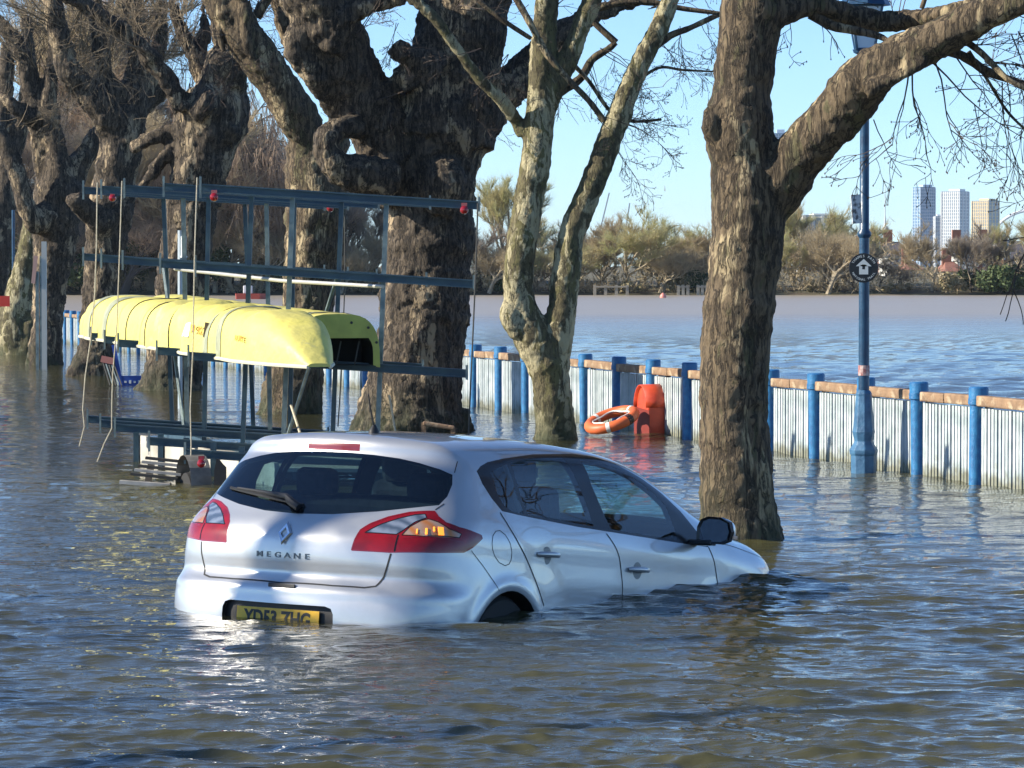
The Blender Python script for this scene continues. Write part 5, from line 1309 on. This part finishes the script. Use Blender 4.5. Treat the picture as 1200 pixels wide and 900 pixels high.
plane_tree('sunlit pale plane trunk leaning right at the far left edge', 76.0,
    [(22,438,60),(20,420,46),(18,390,40),(22,350,34),(30,310,28),(36,280,26),(40,250,22)],
    [[(6,430,30,.3),(8,395,26,.3),(10,360,22,.2)], [(35,435,24,-.2),(34,400,20,-.2),(38,350,14,-.1)]],
    bark_pale, 0.055, 0.10, 0.03, seed=51)
plane_tree('dark plane trunk cut by the left edge of the picture', 84.0,
    [(-18,430,50),(-14,380,42),(-8,320,36),(-2,280,34),(4,240,30),(8,200,24),(2,150,22),(6,100,20),(10,50,18)],
    [[(4,210,22),(20,170,20),(30,120,18),(34,70,16),(30,20,14)]],
    bark_old, 0.065, 0.12, 0.04, twigs=[(20,80,0,.3,.4,1.5,.013,3,6,0),(25,140,0,.4,.3,1.3,.012,3,5,0)], seed=61)
# --- trees of the same row standing just outside the picture; their shade and reflections fall into it
def off_tree(x, y, h, r, lean, seed, label):
    rng = random.Random(seed); root = empty('plane_tree', (x, y, 0), label, 'tree')
    mb = MB(); p = Vector((x, y, -0.8)); pts = [p + Vector((lean[0] * t * h + 0.12 * math.sin(5 * t + seed), lean[1] * t * h + .1 * math.sin(4 * t), t * (h + .8))) for t in [i / 12 for i in range(13)]]
    mb.tube(pts, [r * (1.15 - 0.6 * i / 12) for i in range(13)], 16)
    tw = MB()
    for i in range(4 if x > 0 else 8, 13):
        for _ in range(2 if r > 0.2 or x > 0 else 1):
            a = rng.uniform(0, 6.28); d = Vector((math.cos(a), math.sin(a), rng.uniform(.2, .9)))
            L = [pts[i]]; q = pts[i]
            for s in range(5): d = (d + rvec(rng) * .25).normalized(); q = q + d * h * 0.09; L.append(q)
            mb.tube(L, [r * .30, r * .25, r * .2, r * .15, r * .1, r * .06], 8)
            for s in range(2, 6):
                for _ in range(3): twig(tw, L[s], (d + rvec(rng)).normalized(), h * .13, .016, rng, 2, 0.05, minr=.004)
    mb.build('trunk', bark_mid, root, smooth=True); o = tw.build('twigs', bark_twig, root); o['kind'] = 'stuff'
Pc = CARM @ Vector((0.05, -0.02, 0.80))
hd = Vector((SUN_DIR.x, SUN_DIR.y, 0)).normalized(); B_ = Pc + hd * 9.5
off_tree(B_.x - 0.2, B_.y, 6.0, 0.17, (0.03, 0.015), 3, 'plane tree just out of the picture on the left, shading the tailgate')
B_ = Pc + hd * 14 + Vector((0, -5.5, 0)); off_tree(B_.x, B_.y, 7, 0.30, (-0.02, 0.0), 5, 'second plane tree out of the picture at left front')
off_tree(6.3, 22.8, 6.5, 0.16, (0.05, 0.0), 9, 'bare plane tree just out of the picture on the right, by the fence')
# ================================================================== FAR BANK TREES
def far_tree_meshes(seed, Hh, spread, style, ntw):
    """(wood mesh, twig mesh) of a bare or budding tree of height Hh standing at the origin"""
    rng = random.Random(seed); wood = MB(); V = []; Fc = []
    tips = []; segs = []
    def grow(p, d, L, r, dep):
        n = 3; pts = [p]; q = p.copy(); dd = d.normalized(); rads = [r]
        for i in range(n):
            dd = (dd + rvec(rng) * 0.14 + Vector((0, 0, 0.04 if style != 'willow' else (-0.10 if dep < 3 else 0.03)))).normalized()
            q = q + dd * L / n; pts.append(q.copy()); rads.append(r * (1 - 0.14 * (i + 1)))
        wood.tube(pts, rads, 5 if dep > 2 else 3, cap=False)
        segs.extend([(pts[0], pts[1], dep), (pts[1], pts[2], dep), (pts[2], pts[3], dep)])
        tips.append((pts[-1], dd, dep)); tips.append((pts[2], dd, dep))
        if dep > 0:
            for _ in range(rng.randint(2, 3) if dep < 4 else rng.randint(3, 4)):
                t = rng.uniform(0.35, 1.0); s = p.lerp(q, t)
                cd = (dd + rvec(rng) * spread).normalized(); cd.z = abs(cd.z) * 0.8 + 0.15
                grow(s, cd, L * rng.uniform(0.6, 0.82), r * 0.58, dep - 1)
    ns = rng.choice((1, 1, 2, 3)) if style != 'bush' else 5
    for s in range(ns):
        grow(Vector((rng.uniform(-.5, .5) * (ns - 1), rng.uniform(-.4, .4), -0.3)), Vector((rng.uniform(-.3, .3), rng.uniform(-.3, .3), 1)), Hh * (0.30 if style != 'bush' else 0.2), Hh * 0.016, 5)
    k = max((p.z for p, _, _ in tips)); f = Hh * 0.93 / k
    def tri(a, b, w):
        s = (b - a).cross(rvec(rng)).normalized() * w; n0 = len(V)
        V.extend([tuple(a - s), tuple(a + s), tuple(b)]); Fc.append((n0, n0 + 1, n0 + 2))
    cen = Vector((0, 0, 0.5 * k)); sg = [t for t in segs if t[2] <= 3]
    for _ in range(ntw):
        p, q, dep = rng.choice(sg)
        t = rng.random(); a = p.lerp(q, t); sd = (q - p).normalized(); out = (a - cen).normalized()
        if style == 'willow': d = (sd * 0.3 + rvec(rng) * 0.5 + Vector((0, 0, -1.5))).normalized(); L = rng.uniform(0.05, 0.16) * Hh
        else: d = (sd * 0.7 + out * 0.55 + rvec(rng) * 0.75 + Vector((0, 0, 0.45))).normalized(); L = rng.uniform(0.03, 0.085) * Hh
        b = a + d * L; tri(a, b, 0.0012 * Hh * rng.uniform(0.6, 1.4))
        c = a.lerp(b, rng.uniform(.2, .7)); tri(c, c + (d + rvec(rng) * 0.8).normalized() * L * 0.6, 0.0009 * Hh)
    wood.v = [tuple(Vector(v) * f) for v in wood.v]; V = [tuple(Vector(v) * f) for v in V]
    me2 = bpy.data.meshes.new('crown'); me2.from_pydata(V, [], Fc)
    if style == 'leafy':
        pass
    return wood, me2
def leaf_mesh(seed, rx, rz, n, size, clumps=9):
    rng = random.Random(seed); V = []; Fc = []
    cl = [(Vector((rng.uniform(-.7, .7) * rx, rng.uniform(-.7, .7) * rx, rng.uniform(.25, .9) * rz)), rng.uniform(.3, .55) * min(rx, rz)) for _ in range(clumps)]
    for _ in range(n):
        c, r = rng.choice(cl); p = c + rvec(rng) * r * rng.uniform(0.5, 1.05) ; p.z = max(0.02, p.z)
        a = rvec(rng) * size * rng.uniform(.5, 1.2); b = a.cross(rvec(rng)).normalized() * size * rng.uniform(.3, .6); n0 = len(V)
        V.extend([tuple(p - a), tuple(p + b), tuple(p + a), tuple(p - b)]); Fc.append((n0, n0+1, n0+2, n0+3))
    me = bpy.data.meshes.new('crown'); me.from_pydata(V, [], Fc); return me
tw_m = [mat('tan bare twigs', (0.50, 0.41, 0.26), 0.9, var=0.3, scale=0.6), mat('olive budding twigs', (0.46, 0.46, 0.22), 0.9, color2=(0.46, 0.38, 0.22), scale=0.5),
        mat('grey brown twigs', (0.38, 0.32, 0.25), 0.9, var=0.3, scale=0.6), mat('russet willow twigs', (0.46, 0.34, 0.24), 0.9, var=0.3, scale=0.6)]
for m_ in tw_m:      # thin round twigs pass light to both sides
    nt = m_.node_tree; b_ = nt.nodes['Principled BSDF']; tl_ = nt.nodes.new('ShaderNodeBsdfTranslucent'); mx_ = nt.nodes.new('ShaderNodeMixShader'); mx_.inputs[0].default_value = 0.45
    nt.links.new(b_.inputs['Base Color'].links[0].from_socket, tl_.inputs[0]); nt.links.new(b_.outputs[0], mx_.inputs[1]); nt.links.new(tl_.outputs[0], mx_.inputs[2]); nt.links.new(mx_.outputs[0], nt.nodes['Material Output'].inputs[0])
wd_m = mat('far pale bark', (0.38, 0.32, 0.22), 0.9, var=0.4, scale=1.2); wd_d = mat('far dark bark', (0.07, 0.06, 0.05), 0.9)
gr_m = [mat('dark evergreen leaves', (0.035, 0.060, 0.022), 0.8, color2=(0.07, 0.10, 0.03), scale=1.2), mat('fresh green leaves', (0.11, 0.14, 0.05), 0.8, color2=(0.04, 0.07, 0.02), scale=1.2), mat('olive undergrowth', (0.24, 0.215, 0.11), 0.9, color2=(0.28, 0.22, 0.13), scale=0.8)]
VAR = []
for i, (st, sp, nt_) in enumerate((('bare', 0.75, 7000), ('bare', 0.95, 7000), ('bare', 0.6, 7000), ('willow', 0.85, 6000), ('bush', 0.9, 7000), ('bare', 0.85, 9500))):
    VAR.append(far_tree_meshes(100 + i, 10.0, sp, st, nt_))
VM = {}
def far_tree(px, py_top, Y, v, tm, wm, label, group='bare trees along the far bank', wide=1.0, gz=0.35):
    top = at(px, py_top, Y); H_ = top.z - gz
    root = empty('bare_tree', (top.x, Y, gz), label, 'tree', group)
    key = (v, tm, wm.name)
    if key not in VM:
        w, c = VAR[v]
        me = bpy.data.meshes.new('trunk'); me.from_pydata(w.v, [], w.f); me.materials.append(wm); c2 = c.copy(); c2.materials.append(tw_m[tm]); VM[key] = (me, c2)
    me, c2 = VM[key]
    a = bpy.data.objects.new('trunk', me); b = bpy.data.objects.new('crown', c2)
    for o in (a, b): COL.objects.link(o); o.parent = root
    s = H_ / 10.0; root.scale = (s * wide, s * wide, s * 1.07); root.rotation_euler = (0, 0, (px * 7.13 + py_top) % 6.28)
    return root
def bush(px, py_top, Y, wpx, m, label, seed, group='shrubs at the foot of the far trees'):
    top = at(px, py_top, Y); h = top.z - 0.3
    me = leaf_mesh(seed, wpx * Y / F_PX / 2, h, 1500, 0.16 + 0.02 * h)
    o = link('shrub', me, None, [gr_m[m]]); o.location = (top.x, Y, 0.3); tag(o, label, 'bush', group)
FT = [ # px, top, Y, variant, twig material, wide, label
 (588,208,268,2,1,1.0,'pale budding tree rising beside the huge trunk on the far bank'),(560,262,262,5,2,1.1,None),(545,240,275,0,2,.9,None),(632,232,285,1,1,.9,None),
 (575,285,261,4,0,1.2,None),(648,290,262,4,1,1.2,None),(670,262,270,5,0,1.0,None),(700,268,264,1,0,1.1,None),(725,252,266,0,0,1.1,None),
 (742,242,262,1,1,1.35,'rounded pale tree with bright forked trunk, tallest between forked tree and nearest trunk'),(770,272,268,5,0,1.2,None),(790,290,262,4,0,1.3,None),(815,288,272,1,1,1.2,None),
 (838,262,270,5,1,1.2,None),(920,272,262,1,1,1.0,None),(925,240,274,5,1,1.15,'broad budding tree just right of the nearest trunk'),(950,236,268,0,1,1.0,None),(968,265,262,4,0,1.2,None),(985,258,280,5,1,1.1,None),(1000,300,262,5,2,1.1,None),
 (1030,300,266,1,2,1.2,None),(1052,312,262,1,2,1.2,None),(1092,262,262,1,0,1.15,'golden rounded bare tree standing in front of the blue tower'),(1125,282,262,2,0,.7,None),
 (1138,278,261,2,2,.8,None),(1155,318,266,4,0,1.2,None),(1185,322,262,4,1,1.2,None),(1215,300,266,5,0,1.0,None),(890,290,270,4,1,1.2,None),
 # taller growth at the left
 (-20,60,262,1,2,1.0,None),(18,120,270,5,2,1.0,None),(60,100,262,0,3,1.0,None),(98,160,270,5,2,.9,None),(125,60,285,1,2,1.0,None),(165,120,262,5,0,1.0,None),(180,40,280,1,3,1.0,None),
 (215,150,266,5,3,1.0,None),(262,92,262,3,3,1.0,'weeping russet tree filling the gap between two dark trunks'),(296,60,272,3,3,1.1,None),(250,30,290,3,3,1.0,None),(322,130,262,3,3,.9,None),(300,200,262,4,3,1.1,None),(330,260,262,4,0,1.2,None),(272,240,261,5,0,1.2,None),
 (405,240,264,2,2,.9,None),(425,262,262,1,0,1.1,None),(412,285,261,4,0,1.1,None),(440,225,275,0,2,.8,None),(395,210,285,2,2,.8,None),(360,280,262,4,0,1.2,None),(90,240,262,4,2,1.2,None),(30,240,262,4,2,1.2,None),(155,240,262,4,3,1.2,None),(215,250,262,4,0,1.2,None),
]
rg_ = random.Random(99)
for px in (610, 655, 685, 712, 758, 782, 805, 828, 905, 935, 978, 1005, 1150, 1195): FT.append((px, rg_.randint(255, 288), 264 + rg_.random() * 8, rg_.choice((0, 1, 5, 1)), rg_.choice((0, 1, 0, 2)), 1.2, None))
for px, t_ in ((45, 10), (85, -30), (195, -20), (140, 150), (20, 170)): FT.append((px, t_, 275 + rg_.random() * 20, rg_.choice((0, 1, 5, 2)), rg_.choice((0, 2, 3)), 0.9, None))
GAPS = [(100, 'behind the far left trunks'), (235, 'behind the left half of the rack'), (350, 'in the gap right of the knuckled trunk'), (500, 'beside the huge trunk, left'), (640, 'between huge trunk and forked tree'),
        (850, 'between forked tree and nearest trunk'), (1010, 'between nearest trunk and lamp post'), (1091, 'just right of the lamp post'), (9999, 'right of the golden tree')]
ORD = ['first', 'second', 'third', 'fourth', 'fifth', 'sixth', 'seventh', 'eighth', 'ninth', 'tenth', 'eleventh', 'twelfth', 'thirteenth', 'fourteenth', 'fifteenth']
def place_labels(items, kinds, tail):
    """items: (px, kind) -> a label by place inside its gap"""
    def gap(px): return next(i for i, g in enumerate(GAPS) if px < g[0])
    by = {}
    for i, (px, k) in enumerate(items): by.setdefault((gap(px), k), []).append((px, i))
    out = {}
    for (g, k), L in by.items():
        L.sort()
        for n, (_, i) in enumerate(L):
            out[i] = (kinds[k] if len(L) == 1 else ORD[n] + ' ' + kinds[k] + ' from left') + ', ' + tail + ' ' + GAPS[g][1]
    return out
OUT = [(px, 200 + (px * 37) % 110) for px in list(range(-900, -40, 38)) + list(range(1240, 1900, 40))]
TL = place_labels([(f[0], f[4]) for f in FT], {0: 'tan bare tree', 1: 'olive budding tree', 2: 'grey-brown bare tree', 3: 'russet bare tree'}, 'far bank')
for fi, (px, pt_, Y, v, tm, wide, lb) in enumerate(FT):
    wm = wd_m if tm in (0, 1) else wd_d
    far_tree(px, pt_, Y, v, tm, wm, lb or TL[fi], None if lb else 'bare trees along the far bank', wide)
for px, t_ in OUT: far_tree(px, t_, 263 + (px % 5) * 3, (px // 7) % 3, (px // 11) % 3, wd_m, 'bare far-bank tree beyond the edges of the picture', 'far-bank trees outside the picture', 1.1)
k = 0
BU = [(812,318,44,0),(795,322,40,2),(665,325,40,2),(560,325,50,2),(1145,320,60,0),(1163,316,50,1),(1182,322,50,1),(1197,318,50,1),(1120,325,40,2),(1050,334,50,2),(960,332,60,2),(740,332,50,2),
    (20,285,70,0),(60,300,60,1),(100,290,60,0),(150,280,60,1),(180,270,50,0),(215,285,60,2),(250,290,50,0),(300,300,60,2),(340,310,50,0),(380,312,50,2),(420,315,60,2),(450,318,40,2),(590,318,50,0),(125,310,50,2),(-10,290,60,0)]
BL = place_labels([(b[0], b[3]) for b in BU], {0: 'dark evergreen bush', 1: 'fresh green bush', 2: 'olive scrub bush'}, 'water edge')
for bi, (px, pt_, wpx, m) in enumerate(BU):
    k += 1
    bush(px, pt_, 259.8 + (k % 3), wpx, m, BL[bi], 300 + k)
# ================================================================== HOUSES, TOWERS
brick_m = mat('red brown brick', (0.26, 0.11, 0.07), 0.9, var=0.25, scale=0.8); render_m = mat('white render', (0.66, 0.65, 0.60), 0.8, var=0.08, scale=0.5)
cream_m = mat('cream render', (0.60, 0.52, 0.38), 0.8, var=0.1, scale=0.4); slate_m = mat('slate roof', (0.10, 0.09, 0.10), 0.7, var=0.3, scale=1.2); tile_m = mat('red roof tiles', (0.28, 0.12, 0.08), 0.8, var=0.3, scale=1.0)
win_m = mat('window glass', (0.06, 0.08, 0.10), 0.15); winw_m = mat('white window frame', (0.7, 0.7, 0.68), 0.6)
def house(px0, px1, py_e, py_r, Y, wall_m, roof_m, label, nwx=3, nwy=2, dome=False, py_b=338, name='house', depth=9):
    a, b = at(px0, py_b, Y), at(px1, py_b, Y); e_ = at(px0, py_e, Y).z; r_ = at(px0, py_r, Y).z
    x0, x1 = a.x, b.x; cx_ = (x0 + x1) / 2; root = empty(name, (cx_, Y, 0.5), label, 'house')
    mb = MB(); mb.box((cx_, Y + depth / 2, (e_ + 0) / 2), (x1 - x0, depth, e_)); mb.build('wall', wall_m, root)
    mb = MB(); o_ = 0.4
    if r_ > e_ + 0.3:
        mb.add([(x0-o_, Y-o_, e_), (x1+o_, Y-o_, e_), (x1+o_, Y+depth+o_, e_), (x0-o_, Y+depth+o_, e_), (x0+(x1-x0)*.12, Y+depth/2, r_), (x1-(x1-x0)*.12, Y+depth/2, r_)], [(0,1,5,4),(2,3,4,5),(1,2,5),(3,0,4),(0,3,2,1)])
    else: mb.box((cx_, Y + depth/2, e_ + 0.25), (x1-x0+.6, depth+.6, 0.5))
    rf = mb.build('roof', roof_m, root)
    mb = MB(); mb.box((x0 + (x1-x0)*.25, Y + depth*.5, r_ + .3), (.9, .9, 2.0)); mb.build('chimney', brick_m, rf)
    wm_ = wf = None
    for i in range(nwx):
        for j in range(nwy):
            x = x0 + (x1-x0) * (i + .5) / nwx; z = e_ - (e_ * 0.62) * (j + .55) / nwy; w_, h_ = (x1-x0)/nwx*.42, e_*0.62/nwy*.62
            if wm_ is None:
                mb = MB(); mb.box((0, 0, 0), (w_, .12, h_)); o1 = mb.build('window', winw_m, root); wm_ = o1.data
                mb = MB(); mb.box((0, -.05, 0), (w_*.8, .10, h_*.82)); o2 = mb.build('pane', win_m, o1, local=True); wf = o2.data
            else:
                o1 = link('window', wm_, root); o2 = link('pane', wf, o1, local=True)
            o1.location = (x, Y - .04, z)
    return root
house(1012,1030,282,268,420,brick_m,tile_m,'narrow red brick tower house just right of the lamp post',2,5,py_b=340,name='brick_tower')
house(1036,1058,305,292,400,brick_m,slate_m,'red brick house with steep roof behind the bare scrub',3,3)
house(1040,1062,300,283,372,render_m,slate_m,'white gabled house between the lamp post and the golden tree',3,2)
house(1064,1078,316,306,360,cream_m,tile_m,'small cream house tucked behind twigs',2,1)
house(1122,1140,298,283,380,render_m,slate_m,'white bay-fronted house left of the long slate roof',2,2)
house(1140,1212,304,282,400,brick_m,slate_m,'long red brick terrace with dark slate roof at the right edge',8,2)
house(1112,1126,318,306,350,cream_m,tile_m,'tiny cream gabled house low behind the scrub',2,1)
# octagonal white cupola pavilion
c = at(1181, 340, 340); pv = empty('pavilion', (c.x, 340, .5), 'white octagonal pavilion with domed cupola on a red brick base at right', 'pavilion'); q = 340 / F_PX
def zz(py): return at(1181, py, 340).z
mb = MB(); mb.lathe((c.x, 344, 0), [(13*q, 0), (13*q, zz(304))], 8); mb.build('brick_base', brick_m, pv)
mb = MB(); mb.lathe((c.x, 344, 0), [(10*q, zz(305)), (10*q, zz(288))], 8); ub = mb.build('upper_storey', render_m, pv)
mb = MB(); mb.lathe((c.x, 344, 0), [(11.5*q, zz(288.5)), (10*q, zz(285)), (6*q, zz(278)), (1.5*q, zz(274)), (.4*q, zz(269))], 8); mb.build('dome', mat('pale lead dome', (0.5, 0.53, 0.55), .5), pv)
for k in range(8):
    a = math.pi/8 + k * math.pi/4; mb = MB(); mb.box((c.x + 9.3*q*math.cos(a), 344 + 9.3*q*math.sin(a), zz(296.5)), (.06, 3.2*q, 9*q), Matrix.Rotation(a, 3, 'Z')); mb.build('window', win_m, ub)
# white apartment block behind the budding trees
def block(px0, px1, pyt, Y, depth, m, label, name='apartment_block', floors=8, bays=5, pyb=336, m2=None, fl_m=None, rot=0.0, mull=None):
    x0, x1 = at(px0, pyb, Y).x, at(px1, pyb, Y).x; zt = at(px0, pyt, Y).z; W_ = (x1 - x0) / (abs(math.cos(rot)) + abs(math.sin(rot))); depth = min(depth, W_) if rot else depth; cx_ = (x0 + x1) / 2
    root = empty(name, (cx_, Y + depth / 2, 0), label, 'building'); root.rotation_euler = (0, 0, rot)
    mb = MB(); mb.box((0, 0, zt / 2), (W_, depth, zt)); mb.build('tower_body', m, root, local=True)
    mb = MB()
    for j in range(floors):
        z = zt * (0.02 + 0.96 * (j + 0.92) / floors)
        mb.box((0, 0, z), (W_ * 1.012, depth * 1.012, zt / floors * 0.16))
    mb.build('floor_bands', fl_m or render_m, root, local=True)
    mb = MB()
    for i in range(bays + 1): mb.box((-W_ / 2 + W_ * i / bays, -depth / 2, zt / 2), (W_ / bays * (mull or 0.16), 0.5, zt * 0.985))
    for i in range(4): mb.box((W_ / 2, -depth / 2 + depth * i / 3, zt / 2), (0.5, depth / 12, zt * 0.985)); mb.box((-W_ / 2, -depth / 2 + depth * i / 3, zt / 2), (0.5, depth / 12, zt * 0.985))
    mb.build('facade_piers', m2 or render_m, root, local=True)
    mb = MB(); mb.box((W_ * .1, 0, zt + zt * 0.012), (W_ * 0.6, depth * .6, zt * 0.03)); mb.build('roof_plant', m2 or render_m, root, local=True)
    return root
gl_b = mat('blue curtain wall', (0.10, 0.20, 0.34), 0.25, var=0.2, scale=0.03); gl_g = mat('grey blue curtain wall', (0.22, 0.28, 0.34), 0.3); st_w = mat('pale tower frame', (0.80, 0.80, 0.78), 0.6); st_y = mat('golden stone tower frame', (0.72, 0.55, 0.28), 0.7); st_b = mat('steel blue piers', (0.42, 0.52, 0.62), 0.4)
block(942,986,252,520,14,gl_g,'white balconied apartment block half hidden by the budding trees',floors=7,bays=4,mull=.3)
block(1071,1096,219,3000,24,gl_b,'slim blue glass tower, leftmost of the three skyline towers','skyscraper',floors=26,bays=8,m2=st_b,fl_m=st_b,rot=0.35)
block(1104,1137,224,2800,24,gl_g,'pale gridded skyscraper, middle one of the three skyline towers','skyscraper',floors=24,bays=9,m2=st_w,fl_m=st_w,rot=-0.6,mull=.34)
block(1140,1172,235,2600,24,gl_g,'golden and blue skyscraper, rightmost of the three skyline towers','skyscraper',floors=20,bays=9,m2=st_y,fl_m=st_y,rot=-0.7,mull=.36)
block(906,921,156,2200,14,gl_b,'blue glass tower top showing in the fork of the nearest tree','skyscraper',floors=40,bays=5,m2=st_b,fl_m=st_b)
block(1096,1104,253,2900,14,gl_g,'low grey block wedged between the first two skyline towers','skyscraper',floors=14,bays=3,m2=st_w)
# telecom tower, stadium arch, cranes
c = at(1037, 300, 1500); q = 1500 / F_PX
mb = MB(); z1 = lambda py: at(1037, py, 1500).z; mb.lathe((c.x, 1500, 0), [(2.4*q, 0), (2.2*q, z1(272)), (4.2*q, z1(270)), (4.2*q, z1(267)), (1.6*q, z1(265)), (.6*q, z1(252)), (.3*q, z1(215))], 12)
o = mb.build('telecom_tower', mat('pale tower concrete', (0.55, 0.58, 0.60), .7), None); tag(o, 'slim pale communications tower with a mast far behind the houses', 'tower')
mb = MB(); Ya = 3600; pts = [at(1166 + 46 + 52 * -math.cos(a), 290 - 44 * math.sin(a), Ya) for a in [math.pi * k / 40 for k in range(41)]]
mb.tube(pts, 3.0 * Ya / F_PX * 0.6, 8); o = mb.build('stadium_arch', mat('white steel arch', (0.85, 0.87, 0.9), .5), None, smooth=True); tag(o, 'great white stadium arch rising at the right edge of the skyline', 'arch')
cr_m = mat('crane steel', (0.30, 0.33, 0.36), .6)
for (xa, ya, xb, yb, xc, lb) in ((714, 226, 702, 275, 702, 'faint tall crane jib leaning right, left one of two'), (738, 238, 733, 270, 733, 'faint shorter crane jib, right one of two')):
    Y = 1800; mb = MB(); j0, j1 = at(xb, yb, Y), at(xa, ya, Y)
    mb.tube([Vector((j0.x, Y, 0)), j0], 0.7, 4); mb.tube([j0, j1], 0.45, 4); mb.tube([j0, j0 + Vector((-3, 0, 2))], .8, 4)
    o = mb.build('tower_crane', cr_m, None); tag(o, lb, 'crane')
# tangled scrub filling the foot of the far bank
rg = random.Random(77); V = []; Fc = []
for _ in range(24000):
    x = rg.gauss(0, 1) * 60 if rg.random() < .3 else rg.uniform(-46, 46); y = rg.uniform(259.5, 268); z = 0.2 + abs(rg.gauss(0, 1.1)) * (1.2 + 0.6 * math.sin(x * 0.7) + 0.4 * math.sin(x * 1.9))
    p = Vector((x, y, z)); d = (rvec(rg) + Vector((0, 0, .5))).normalized() * rg.uniform(.3, .9); s = d.cross(rvec(rg)).normalized() * rg.uniform(.012, .05); n0 = len(V)
    V.extend([tuple(p - s), tuple(p + s), tuple(p + d)]); Fc.append((n0, n0 + 1, n0 + 2))
me = bpy.data.meshes.new('undergrowth'); me.from_pydata(V, [], Fc); o = link('undergrowth', me, None, [tw_m[0]]); tag(o, 'tangle of low brown scrub along the foot of the far bank', 'undergrowth', kind='stuff')
# low timber landing stages at the far water line
stm = mat('bleached piling', (0.38, 0.33, 0.25), .8, var=.3, scale=1)
k = 0
for px0, px1 in ((697, 735), (795, 806), (818, 828)):
    Y = 258.6; mb = MB(); x0, x1 = at(px0, 345, Y).x, at(px1, 345, Y).x; n = max(2, int((x1-x0)/.6))
    for i in range(n + 1): mb.box((x0 + (x1-x0)*i/n, Y, .2), (.22, .2, 1.1))
    mb.box(((x0+x1)/2, Y, .62), (x1-x0, .3, .12)); o = mb.build('landing_stage', stm, None); k += 1
    tag(o, ['long bleached piling stage below the round pale tree', 'short piling stage left of the dark evergreen bush', 'short piling stage hard against the nearest trunk'][k-1], 'jetty')

# ================================================================== HAZE
hz = MB(); hz.box((0, 2000, 48), (4400, 4040, 0)); 
hz = MB(); hz.add([(x, y, z) for z in (-3.6, 96) for x, y in ((-2600, -60), (2600, -60), (2600, 5400), (-2600, 5400))], [(3,2,1,0),(4,5,6,7),(0,1,5,4),(1,2,6,5),(2,3,7,6),(3,0,4,7)])
hm = bpy.data.materials.new('thin morning haze'); hm.use_nodes = True; nt = hm.node_tree; nt.nodes.remove(nt.nodes['Principled BSDF'])
pv_ = nt.nodes.new('ShaderNodeVolumePrincipled'); pv_.inputs['Color'].default_value = (0.75, 0.88, 1.0, 1); pv_.inputs['Density'].default_value = 0.00008; pv_.inputs['Anisotropy'].default_value = 0.2
nt.links.new(pv_.outputs[0], nt.nodes['Material Output'].inputs['Volume'])
ho_ = hz.build('haze', hm, None); tag(ho_, 'thin pale haze filling the air over the river', 'haze', kind='stuff')
